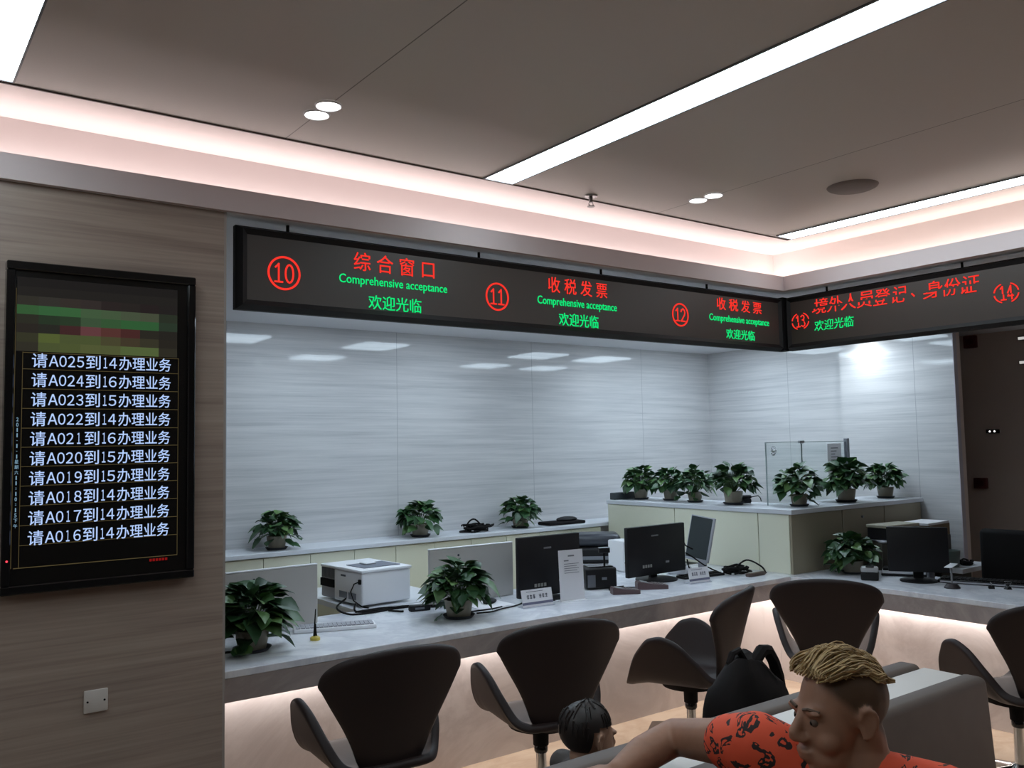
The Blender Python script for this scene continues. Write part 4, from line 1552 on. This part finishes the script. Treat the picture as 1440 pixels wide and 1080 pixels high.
MB().box(-0.08, 0.08, -0.06, 0.06, 0.0, 0.03, 0.01, 2).obj('body', BLACK, t)
MB().box(-0.085, 0.085, -0.055, -0.015, 0.0305, 0.055, 0.012, 3).obj('handset', BLACK, t)
MB().tube([(0.085, -0.035, 0.04), (0.13, -0.05, 0.05), (0.16, -0.02, 0.03), (0.18, 0.02, 0.006)], 0.0035).obj('cord', BLACK_M, t)
t = thing('dark_box', 'dark box at the far end of the partition top behind the plant', 'box', (4.86, 5.115, PT), 0)
MB().box(-0.12, 0.12, -0.03, 0.03, 0.0, 0.055, 0.005, 2).obj('body', mat('dark_slate', rgb(60, 66, 70), 0.5), t)

# things on the side counter
t = thing('pen_holder', 'black block with a silver top near the partition on the side counter', 'pen holder', (4.875, 3.02, CT), rad(-60))
MB().box(-0.05, 0.05, -0.04, 0.04, 0.0, 0.045, 0.008, 2).obj('body', BLACK, t)
MB().box(-0.049, 0.049, -0.036, 0.036, 0.0455, 0.078, 0.010, 2).obj('top_tray', mat('silver_plastic', rgb(160, 158, 158), 0.35), t)
MB().box(-0.02, 0.025, -0.0365, 0.01, 0.0785, 0.081).obj('slot', BLACK_M, t, 0)
t = thing('document_tray', 'stack of pale documents in a dark tray behind the side counter monitor foot', 'document tray', (5.19, 2.98, CT), rad(-62))
MB().box(-0.13, 0.13, -0.07, 0.07, 0.0, 0.015, 0.003, 1).obj('tray', BLACK, t)
MB().box(-0.125, 0.12, -0.065, 0.06, 0.0155, 0.032).obj('papers', PAPER, t, 0)
MB().box(-0.12, 0.125, -0.06, 0.065, 0.0325, 0.045, 0.003, 1).obj('cover', BLACK_M, t)
t = thing('water_bottle', 'little clear bottle in front of the side monitor foot', 'bottle', (5.165, 2.80, CT), 0)
MB().lathe([(0, 0), (0.022, 0), (0.022, 0.07), (0.012, 0.085), (0.012, 0.095), (0, 0.095)], 18).obj('body', mat('clear_plastic', rgb(140, 140, 146), 0.15), t)
MB().cone((0, 0, 0.0955), (0, 0, 0.107), 0.013).obj('cap', WHITE_P, t)
t = thing('keyboard', 'long black keyboard with a pale front edge on the side counter', 'keyboard', (5.19, 2.505, CT), rad(-72))
MB().box(-0.23, 0.23, -0.07, 0.07, 0.0, 0.02, 0.006, 2).obj('body', BLACK, t)
q = MB()
for i in range(20):
    for j in range(5):
        q.box(-0.215 + i * 0.0215, -0.215 + i * 0.0215 + 0.018, -0.052 + j * 0.0225, -0.052 + j * 0.0225 + 0.019, 0.0205, 0.026)
q.obj('keys', BLACK_M, t, 0)
MB().box(-0.215, 0.215, -0.0712, -0.070, 0.005, 0.014).obj('edge_strip', WHITE_D, t, 0)
t = thing('signing_stand', 'thin pole rising from a dark little foot on the side counter', 'stand', (4.925, 2.55, CT), 0.3)
MB().lathe([(0, 0), (0.042, 0), (0.042, 0.006), (0.026, 0.026), (0, 0.028)], 20).obj('base', mat('dark_foot', rgb(44, 38, 42), 0.4), t)
MB().cone((0, 0, 0.026), (0, 0, 0.122), 0.0055).obj('pole', STEEL, t)
MB().box(-0.09, 0.09, -0.02, 0.02, 0.1225, 0.127, 0.001, 1).obj('plate', WHITE_P, t)
for i, (x, y, lab) in enumerate(((5.06, 2.40, 'black binder clip lying nearest the foot of the thin pole'), (5.17, 2.36, 'black binder clip near the tip of the long keyboard'), (5.10, 2.33, 'black binder clip nearest the end tub chair'))):
    t = thing('binder_clip', lab, 'clip', (x, y, CT), 0.6 + i)
    MB().poly_prism([(-0.016, 0.0), (0.016, 0.0), (0.003, 0.018), (-0.003, 0.018)], 0.03, Matrix(((1, 0, 0, 0), (0, 0, 1, -0.015), (0, 1, 0, 0), (0, 0, 0, 1)))).obj('body', BLACK, t, 0)
    MB().tube([(-0.008, 0, 0.016), (-0.02, 0, 0.03), (0.02, 0, 0.03), (0.008, 0, 0.016)], 0.0015, 5).obj('wire_handle', STEEL, t)
ps = MB().box(4.98, 5.20, 2.08, 2.17, CT + 0.0005, CT + 0.006, 0, 1, None).obj('folder', BLACK_M)
tag(ps, 'thin dark folder at the far end of the side counter', 'folder')

# scanner and boxes behind the side monitor
t = thing('document_scanner', 'grey-fronted machine with a sloping pale lid left of the side monitor', 'scanner', (5.50, 3.19, 0.0), rad(-40))
MB().box(-0.16, 0.16, -0.15, 0.15, 0.0, 0.93, 0.008, 2).obj('body', mat('dark_olive_plastic', rgb(66, 62, 54), 0.5), t)
MB().box(-0.16, 0.16, -0.16, 0.15, 0.931, 0.945, 0.004, 1).obj('lid', WHITE_D, t)
t = thing('storage_box', 'brown box with white papers on top above the side monitor', 'box', (5.99, 3.27, 0.0), rad(4))
MB().box(-0.17, 0.17, -0.10, 0.10, 0.0, 0.925, 0.004, 1).obj('stand', mat('dark_cabinet', rgb(58, 54, 50), 0.5), t, 0)
MB().box(-0.15, 0.16, -0.10, 0.10, 0.9255, 1.005, 0.003, 1).obj('carton', BROWN, t, 0)
MB().box(-0.16, 0.16, -0.095, 0.10, 1.0055, 1.02).obj('papers', PAPER, t, 0)
t = thing('document_box', 'black file box with a pale lid above the side monitor', 'box', (5.50, 3.24, 0.946), rad(-6))
MB().box(-0.16, 0.16, -0.10, 0.06, 0.0, 0.075, 0.004, 1).obj('body', BLACK, t, 0)
MB().box(-0.165, 0.165, -0.10, 0.065, 0.0755, 0.095, 0.003, 1).obj('lid', mat('pale_card', rgb(150, 144, 128), 0.7), t, 0)
t = thing('glass_tub', 'grey-green tub on the pale side desk', 'tub', (5.87, 3.04, CT - 0.02), 0)
MB().lathe([(0, 0), (0.05, 0), (0.062, 0.11), (0.056, 0.11), (0.046, 0.006), (0, 0.006)], 20).obj('body', mat('grey_green_plastic', rgb(104, 116, 112), 0.3), t)
cable('black knot of cable on the pale side desk', rnd_coil(6.02, 3.02, CT - 0.02, 0.06, 4, 12, 0.6), 0.006)

# fittings on the dark wall, plus glowing strips for reflected ceiling lights
for z, h, w, y, lab in ((2.322, 0.10, 0.10, 3.46, 'dark red alarm box high on the dark wall'), (1.192, 0.085, 0.10, 3.44, 'dark red alarm box at mid height on the dark wall')):
    t = thing('alarm_box', lab, 'alarm box', (XR - 0.0006, y, z))
    MB().box(-0.04, 0, -w / 2, w / 2, 0, h, 0.006, 2).obj('body', REDBOX, t)
    MB().box(-0.042, -0.0402, -w * 0.3, w * 0.3, h * 0.25, h * 0.75).obj('cover', mat('alarm_cover', rgb(74, 24, 24), 0.4), t, 0)
t = thing('indicator_light', 'small unit with two tiny white lights on the dark wall', 'light', (XR - 0.0006, 3.33, 1.63))
MB().box(-0.02, 0, -0.05, 0.05, 0, 0.03, 0.003, 1).obj('body', BLACK_M, t)
for y in (-0.018, 0.018):
    MB().ball((-0.021, y, 0.015), 0.008, 8, 6).obj('lamp', emat('tiny_white_lamp', (1, 0.98, 0.95), 1.2), t)
for z, y, lab in ((2.345, 2.86, 'upper pale strip standing in for a ceiling light reflected on the dark wall at the frame edge'), (2.158, 2.86, 'lower pale strip standing in for a ceiling light reflected on the dark wall at the frame edge')):
    t = thing('reflected_light_strip', lab, 'light', (XR - 0.0006, y, z))  # glowing strip added for a ceiling light mirrored in the wall
    MB().box(-0.02, 0, -0.24, 0.24, 0, 0.03, 0.002, 1).obj('housing', BLACK_M, t)  # dark backing of the stand-in strip
    MB().box(-0.0225, -0.0205, -0.235, 0.235, 0.003, 0.024).obj('diffuser', emat('reflected_light_glow', (0.75, 0.73, 0.70), 0.7), t, 0)

# ------------------------------------------------------------------ backpack on the far sofa
B = thing('backpack', 'black backpack standing on the rear sofa behind the blond person', 'backpack', (2.47, 2.00, 0.4405), rad(6))
B.scale = (1.0, 1.0, 0.95)


def pack(u, v):
    a = u * 2 * PI
    z = v * 0.44
    k = (1 - 0.55 * max(0, v - 0.55) ** 2 / 0.2025) * (0.9 + 0.1 * math.sin(v * PI))
    if v < 0.06:
        k *= 0.8 + 0.2 * v / 0.06
    ca, sa = math.cos(a), math.sin(a)
    e = 2 / 3.2
    x = 0.185 * k * math.copysign(abs(ca) ** e, ca)
    y = 0.105 * k * math.copysign(abs(sa) ** e, sa)
    w = 0.008 * math.sin(a * 5 + v * 9)
    return (x + w - 0.03 * v, y + w, z + (0.02 * math.sin(a * 2) if v > 0.8 else 0))


pb = MB()
pb.grid(pack, 28, 14)
bmesh.ops.remove_doubles(pb.bm, verts=pb.bm.verts, dist=0.0005)
bmesh.ops.holes_fill(pb.bm, edges=pb.bm.edges)
PACKM = mat('black_nylon', rgb(22, 17, 17), 0.75, spec=0.2, bump=0.3, nscale=60)
pb.obj('body', PACKM, B)
pb = MB()
pb.grid(lambda u, v: tuple(Vector(pack(0.55 + 0.4 * u, 0.1 + 0.42 * v)) + Vector((0, -0.045 * math.sin(PI * u) * math.sin(PI * v), 0))), 12, 8)
pb.obj('front_pocket', PACKM, B)
pb = MB()
pb.tube([(0.02, 0.0, 0.38), (0.045, 0, 0.425), (0.08, 0, 0.452), (0.12, 0, 0.445), (0.155, 0, 0.40), (0.18, 0, 0.34), (0.195, 0, 0.26)], 0.022, 8)
pb.obj('shoulder_strap', PACKM, B)
pb = MB()
pb.tube([(-0.09, 0.02, 0.43), (-0.07, 0.02, 0.462), (-0.03, 0.02, 0.468), (0.0, 0.02, 0.43)], 0.012, 8)
pb.obj('handle', PACKM, B)


# ------------------------------------------------------------------ people
def head_shapes(mb, C, F, s):
    """skull, jaw, features in a head frame: x = the person's left, y = forward, z = up"""
    F = Vector(F).normalized()
    U = Vector((0, 0, 1))
    Lf = U.cross(F).normalized()
    U = F.cross(Lf)
    B3 = Matrix((Lf, F, U)).transposed()
    C = Vector(C)

    def P(x, y, z):
        return C + B3 @ (Vector((x, y, z)) * s)

    def E(x, y, z, rx, ry, rz, rot=None):
        mb.ball(P(x, y, z), (rx * s, ry * s, rz * s), 20, 14, B3 @ rot if rot is not None else B3)
    E(0, -.015, .036, .077, .099, .086)
    E(0, .034, -.008, .066, .062, .096)
    E(0, .028, -.075, .058, .066, .046)
    E(0, .074, -.104, .024, .020, .020)
    for q in (-1, 1):
        E(q * .036, .058, -.036, .030, .028, .030)
        E(q * .030, .086, .024, .026, .013, .010)
        E(q * .0125, .103, -.034, .010, .012, .009)
        E(q * .078, -.010, -.006, .007, .017, .027, Euler((0.12, 0, q * 0.25)).to_matrix())
        hel = [(.078, .006, .010), (.080, .002, .024), (.084, -.010, .030), (.089, -.022, .024), (.091, -.027, .010), (.089, -.024, -.006), (.084, -.016, -.022), (.079, -.006, -.032), (.078, .000, -.028)]
        limb(mb, [(P(q * x_, y_, z_), .0058 * s) for x_, y_, z_ in hel])
    mb.cone(P(0, .088, .022), P(0, .117, -.026), .009 * s, .014 * s, 10)
    mb.ball(P(0, .114, -.028), .0135 * s, 12, 8)
    E(0, .092, -.062, .024, .014, .007)
    E(0, .090, -.074, .021, .014, .009)
    return P, B3


def limb(mb, pts):
    """pts: (point, radius) chain of tapered round segments"""
    for (p, r), (q, s_) in zip(pts[:-1], pts[1:]):
        mb.cone(p, q, r, s_, 18)
        mb.ball(p, r, 16, 12)
    mb.ball(pts[-1][0], pts[-1][1], 16, 12)


def fuse(mb, name, mats, voxel, smooth_it=6):
    me = mb.mesh(name, mats, 0)
    o = link(name, me)
    r = o.modifiers.new('fuse', 'REMESH')
    r.mode = 'VOXEL'
    r.voxel_size = voxel
    s_ = o.modifiers.new('soft', 'SMOOTH')
    s_.factor = 0.5
    s_.iterations = smooth_it
    m2 = evaluated_mesh(o)
    bpy.data.objects.remove(o)
    m2.name = name
    m2.materials.clear()
    for m in mats:
        m2.materials.append(m)
    m2.shade_smooth()
    return m2


def hand(mb, wrist, d, palm_n, s=1.0, curl=0.5, left=False):
    """palm, four unequal bent fingers and a thumb; d = pointing direction, palm_n = direction the palm faces"""
    wrist, d, n = Vector(wrist), Vector(d).normalized(), Vector(palm_n).normalized()
    side = d.cross(n).normalized() * (1 if not left else -1)
    n = (side.cross(d) * (1 if not left else -1)).normalized()
    if n.dot(Vector(palm_n)) < 0:
        n = -n
    ends = []
    for i in range(4):
        k = (i - 1.5) * 0.0205 * s
        base = wrist + d * (0.088 - 0.006 * abs(i - 1.2)) * s + side * k
        limb(mb, [(wrist + d * 0.01 * s + side * k * 0.55, 0.0155 * s), (base, 0.0120 * s)])
        L_ = (0.068, 0.078, 0.073, 0.056)[i] * s
        p = base
        ang = 0.0
        seq = [(p, 0.0098 * s)]
        for j, fr in enumerate((0.44, 0.31, 0.25)):
            ang += curl * (0.45, 0.75, 0.5)[j]
            p = p + (d * math.cos(ang) + n * math.sin(ang)) * (L_ * fr)
            seq.append((p, (0.0092, 0.0084, 0.0070)[j] * s))
        limb(mb, seq)
        ends.append(p)
    tb = wrist + d * 0.025 * s - side * 0.030 * s
    t1 = tb + (d * 0.6 - side * 0.75 + n * 0.3).normalized() * 0.042 * s
    t2 = t1 + (d * 0.88 - side * 0.35 + n * 0.3).normalized() * 0.032 * s
    limb(mb, [(wrist + d * 0.02 * s, 0.016 * s), (tb, 0.0145 * s), (t1, 0.011 * s), (t2, 0.0085 * s)])
    return ends


SKIN = mat('tanned_skin', rgb(158, 116, 94), 0.5, spec=0.4, noise=0.05, nscale=40)
def skin_mix(m):
    nt = m.node_tree
    N, L = nt.nodes, nt.links
    b = N['Principled BSDF']
    src = b.inputs['Base Color'].links[0].from_socket
    a = N.new('ShaderNodeAttribute')
    a.attribute_name = 'stubble'
    mx = N.new('ShaderNodeMix'); mx.data_type = 'RGBA'
    L.new(a.outputs['Fac'], mx.inputs[0])
    L.new(src, mx.inputs[6])
    mx.inputs[7].default_value = rgb(84, 62, 47)
    L.new(mx.outputs[2], b.inputs['Base Color'])


skin_mix(SKIN)
STUB = mat('shaved_hair_skin', rgb(86, 64, 48), 0.6, noise=0.15, nscale=300)
LIPM = mat('lip_skin', rgb(140, 84, 76), 0.45)
CSKIN = mat('child_skin', rgb(172, 134, 112), 0.5)
EYE = mat('eye_white', rgb(104, 88, 78), 0.5, spec=0.2)
IRIS = mat('dark_iris', rgb(26, 18, 14), 0.4, spec=0.2)


def shirt_mat():
    m = bpy.data.materials.new('orange_print_cloth')
    m.use_nodes = True
    nt = m.node_tree
    N, L = nt.nodes, nt.links
    b = N['Principled BSDF']
    b.inputs['Roughness'].default_value = 0.8
    tc = N.new('ShaderNodeTexCoord')
    nz = N.new('ShaderNodeTexNoise')
    nz.inputs['Scale'].default_value = 13.0
    nz.inputs['Detail'].default_value = 3.0
    nz.inputs['Distortion'].default_value = 1.4
    L.new(tc.outputs['Object'], nz.inputs['Vector'])
    r = N.new('ShaderNodeValToRGB')
    r.color_ramp.interpolation = 'CONSTANT'
    e = r.color_ramp.elements
    e[0].position, e[0].color = 0.0, rgb(226, 84, 52)
    e[1].position, e[1].color = 0.36, rgb(40, 26, 26)
    k = e.new(0.415); k.color = rgb(226, 84, 52)
    k = e.new(0.60); k.color = rgb(40, 26, 26)
    k = e.new(0.655); k.color = rgb(226, 84, 52)
    L.new(nz.outputs['Fac'], r.inputs['Fac'])
    L.new(r.outputs['Color'], b.inputs['Base Color'])
    return m


def eyes(parent, P, B3, s):
    for q in (-1, 1):
        e = MB()
        e.ball(P(q * .030, .081, .003), 0.0108 * s, 14, 10)
        eo = e.obj('eye', EYE, parent)
        MB().ball(P(q * .030 - q * 0.001, .0880, .002), 0.0052 * s, 12, 8).obj('iris', IRIS, eo)


def blond_man():
    V = Vector
    t = thing('person', 'person with swept blond hair and orange patterned shirt resting an arm over the sofa', 'person', (0, 0, 0))
    HC = V((1.675, 1.122, 1.022))
    F = V((-0.92, 0.36, -0.05))
    neck = V((1.700, 1.108, 0.915))
    Rs, El, Wr = V((1.590, 1.275, 0.935)), V((1.650, 1.575, 0.868)), V((1.425, 1.545, 0.840))
    Ls, LE, LW = V((1.772, 0.955, 0.868)), V((1.720, 0.80, 0.640)), V((1.52, 0.74, 0.555))
    chest = V((1.690, 1.115, 0.760))
    belly = V((1.660, 1.085, 0.620))
    hipR, hipL = V((1.60, 1.13, 0.555)), V((1.745, 1.02, 0.555))
    kR, kL = V((1.30, 0.86, 0.530)), V((1.48, 0.70, 0.530))
    aR, aL = V((1.24, 0.74, 0.085)), V((1.42, 0.60, 0.085))
    mb = MB()
    P, B3 = head_shapes(mb, HC, F, 0.98)
    limb(mb, [(P(0, -.03, -.05), .064), (P(0, -.030, -.10), .069), (neck, .075), (chest + V((0, 0, .07)), .10)])
    limb(mb, [(neck + V((0, 0, -.015)), .062), (Rs, .058), (El, .044), ((El + Wr) / 2 + V((-.01, 0.005, 0)), .043), (Wr, .029)])
    limb(mb, [(neck + V((0, 0, -.015)), .062), (Ls, .058), (LE, .045), ((LE + LW) / 2, .041), (LW, .029)])
    limb(mb, [(chest + V((-.05, .09, 0)), .115), (chest + V((.045, -.085, 0)), .115)])
    limb(mb, [(chest, .135), (belly, .16), ((hipR + hipL) / 2 + V((0, 0, .045)), .145)])
    for h_, k_, a_ in ((hipR, kR, aR), (hipL, kL, aL)):
        limb(mb, [(h_, .090), (k_, .066), ((k_ * 0.65 + a_ * 0.35), .058), (a_, .042)])
        fd = (V((k_.x, k_.y, 0)) - V((h_.x, h_.y, 0))).normalized()
        limb(mb, [(a_ + V((0, 0, -.04)), .042), (a_ + fd * 0.10 + V((0, 0, -.05)), .034), (a_ + fd * 0.17 + V((0, 0, -.060)), .024)])
    hand(mb, Wr, V((-1.0, .05, -.04)), V((0, 0.1, -1)), 1.0, 0.30)
    hand(mb, LW, (LW - LE).normalized() + V((-.2, 0, 0)), V((0, 0, -1)), 1.0, 0.5, True)
    me = fuse(mb, 'body', [SKIN, STUB, LIPM], 0.0052, 5)
    inv = B3.inverted()
    at = me.attributes.new('stubble', 'FLOAT', 'POINT')

    def ramp(x, a, b):
        return min(1.0, max(0.0, (x - a) / (b - a)))
    for v in me.vertices:
        q = inv @ (v.co - HC)
        k = 0.0
        if (q.length < 0.2):
            lowz = 0.012 + max(0, q.y) * 0.95 if q.y > -0.03 else 0.012 - (-0.03 - q.y) * 1.5
            k = ramp(q.z, lowz - 0.012, lowz + 0.012) * (1 - ramp(q.y, 0.040, 0.066))
            if abs(q.x) > .076 and -.05 < q.z < .036 and -.04 < q.y < .014:
                k = 0.0
        at.data[v.index].value = k
    link('body', me, t)
    eyes(t, P, B3, 0.98)
    # eyebrows
    br_ = MB()
    for q in (-1, 1):
        br_.tube([P(q * .012, .096, .026), P(q * .030, .097, .032), P(q * .050, .082, .027)], 0.0035, 6)
    br_.obj('eyebrows', STUB, t)
    # hair: wavy locks swept from the brow over the crown
    rn = random.Random(4)
    hm = bpy.data.materials.new('blond_hair')
    hm.use_nodes = True
    nt = hm.node_tree
    b = nt.nodes['Principled BSDF']
    b.inputs['Roughness'].default_value = 0.5
    g = nt.nodes.new('ShaderNodeNewGeometry')
    r = nt.nodes.new('ShaderNodeValToRGB')
    r.color_ramp.elements[0].color = rgb(128, 100, 64)
    r.color_ramp.elements[1].color = rgb(204, 174, 124)
    nt.links.new(g.outputs['Random Per Island'], r.inputs['Fac'])
    nt.links.new(r.outputs['Color'], b.inputs['Base Color'])
    h = MB()
    for i in range(950):
        x0 = rn.uniform(-.062, .062)
        y0 = rn.uniform(-.055, .080)
        front = max(0, y0) / 0.08
        lift = rn.uniform(0.004, 0.020) * (1.0 + 1.1 * front)
        n = 10
        ln = min(rn.uniform(0.055, 0.10), y0 + 0.100)
        ph = rn.uniform(0, 6.28)
        pts = []
        for k in range(n):
            u = k / (n - 1)
            y = y0 + 0.010 * math.sin(PI * min(1, u * 2.5)) * front - ln * u
            x = x0 + 0.005 * math.sin(x0 * 60 + u * 9)
            e2 = 1 - (x / .078) ** 2 - ((y + .015) / .101) ** 2
            z = .036 + .087 * math.sqrt(max(0.03, e2))
            env = math.sin(PI * (0.10 + 0.82 * u)) ** 0.8
            pts.append(P(x, y, max(z, .088 if y > 0 else .070) - 0.003 + lift * env + 0.0045 * math.sin(x0 * 45 + u * 10) * env))
        h.tube(pts, 0.0024, 5, 0.0011)
    h.obj('hair', hm, t)
    # shirt
    sb = MB()
    g_ = 0.011
    limb(sb, [(neck + V((0, 0, -.045)), .085), (chest + V((0, 0, .06)), .115 + g_)])
    limb(sb, [(neck + V((-.04, .055, -.032)), .062 + g_), (Rs, .062 + g_), (Rs * 0.72 + El * 0.28, .064)])
    limb(sb, [(neck + V((.02, -.045, -.035)), .062 + g_), (Ls, .062 + g_), (Ls * 0.42 + LE * 0.58, .060)])
    limb(sb, [(chest + V((-.05, .09, 0)), .118 + g_), (chest + V((.045, -.085, 0)), .118 + g_)])
    limb(sb, [(chest, .138 + g_), (belly, .163 + g_), ((hipR + hipL) / 2 + V((0, 0, .055)), .150 + g_)])
    sm = fuse(sb, 'shirt', [shirt_mat()], 0.0065, 5)
    link('shirt', sm, t)
    tb = MB()
    for h_, k_ in ((hipR, kR), (hipL, kL)):
        limb(tb, [(h_, .094), (h_ * 0.2 + k_ * 0.8, .082)])
    limb(tb, [(hipR, .094), (hipL, .094)])
    link('shorts', fuse(tb, 'shorts', [mat('dark_shorts', rgb(44, 44, 50), 0.8)], 0.008, 4), t)
    for a_, k_, h_ in ((aR, kR, hipR), (aL, kL, hipL)):
        fd = (V((k_.x, k_.y, 0)) - V((h_.x, h_.y, 0))).normalized()
        p = V((a_.x, a_.y, 0)) + fd * 0.07
        mt = Matrix.Translation(p) @ fd.to_track_quat('Y', 'Z').to_matrix().to_4x4()
        MB().box(-.05, .05, -.13, .13, 0.0, 0.016, 0.007, 2, mt).obj('sandal', BLACK_M, t)


def child():
    V = Vector
    t = thing('person', 'person with short dark hair sitting low on the rear sofa, seen from behind', 'person', (0, 0, 0))
    HC = V((1.742, 2.010, 0.738))
    F = V((0.90, -0.05, -0.10))
    s = 0.80
    mb = MB()
    P, B3 = head_shapes(mb, HC, F, s)
    neck = V((1.735, 2.03, 0.665))
    Rs, Ls = V((1.745, 1.955, 0.635)), V((1.735, 2.125, 0.635))
    limb(mb, [(P(0, -.03, -.06), .036), (neck, .036), (V((1.73, 2.04, .60)), .06)])
    limb(mb, [(V((1.73, 2.04, .60)), .072), (V((1.73, 2.04, .535)), .075)])
    for S_, o in ((Rs, -1), (Ls, 1)):
        e_ = S_ + V((0.05, o * 0.03, -.12))
        w_ = e_ + V((0.10, -o * 0.01, -.015))
        limb(mb, [(neck + V((0, 0, -.02)), .034), (S_, .034), (e_, .027), (w_, .019)])
        hand(mb, w_, V((1, 0, -.1)), V((0, 0, -1)), 0.55, 0.4, o > 0)
    for o in (-1, 1):
        h_ = V((1.75, 2.04 + o * 0.05, .505))
        k_ = V((1.95, 2.06 + o * 0.06, .500))
        a_ = V((2.06, 2.06 + o * 0.07, .475))
        limb(mb, [(h_, .055), (k_, .042), (a_, .030), (a_ + V((0.05, 0, 0.02)), .022)])
    me = fuse(mb, 'body', [CSKIN], 0.0048, 4)
    link('body', me, t)
    eyes(t, P, B3, s)
    hb = MB()
    hb.ball(P(0, -.020, .040), (.085 * s, .107 * s, .094 * s), 28, 20, B3)
    inv = B3.inverted()
    dele = []
    for v in hb.bm.verts:
        q = inv @ (v.co - HC) / s
        if q.z < 0.045 - 0.85 * max(-.12, -abs(q.y) if q.y < 0.0 else 0) * -1 and q.y > -0.02 and q.z < 0.05 + q.y * 0.4:
            dele.append(v)
        elif q.y <= -0.02 and q.z < -0.045:
            dele.append(v)
    bmesh.ops.delete(hb.bm, geom=dele, context='VERTS')
    rn = random.Random(9)
    for i in range(60):
        a = rn.uniform(0, 6.28)
        el = rn.uniform(0.15, 1.5)
        pts = []
        for k in range(5):
            e_ = el - k * 0.12
            pts.append(P(.087 * math.cos(a) * math.cos(e_), -.020 + .108 * math.sin(a) * math.cos(e_), .040 + .096 * math.sin(e_)))
        q = inv @ (pts[-1] - HC) / s
        if q.z > 0.05 or q.y < -0.03:
            hb.tube(pts, 0.004, 5, 0.0015)
    hb.obj('hair', mat('dark_hair', rgb(34, 26, 24), 0.5), t)
    sb = MB()
    limb(sb, [(neck + V((0, 0, -.035)), .048), (V((1.73, 2.04, .60)), .078)])
    limb(sb, [(Rs, .042), (Ls, .042)])
    limb(sb, [(V((1.73, 2.04, .60)), .080), (V((1.73, 2.04, .53)), .083)])
    link('shirt', fuse(sb, 'shirt', [mat('grey_child_shirt', rgb(80, 74, 72), 0.8)], 0.006, 4), t)


blond_man()
child()
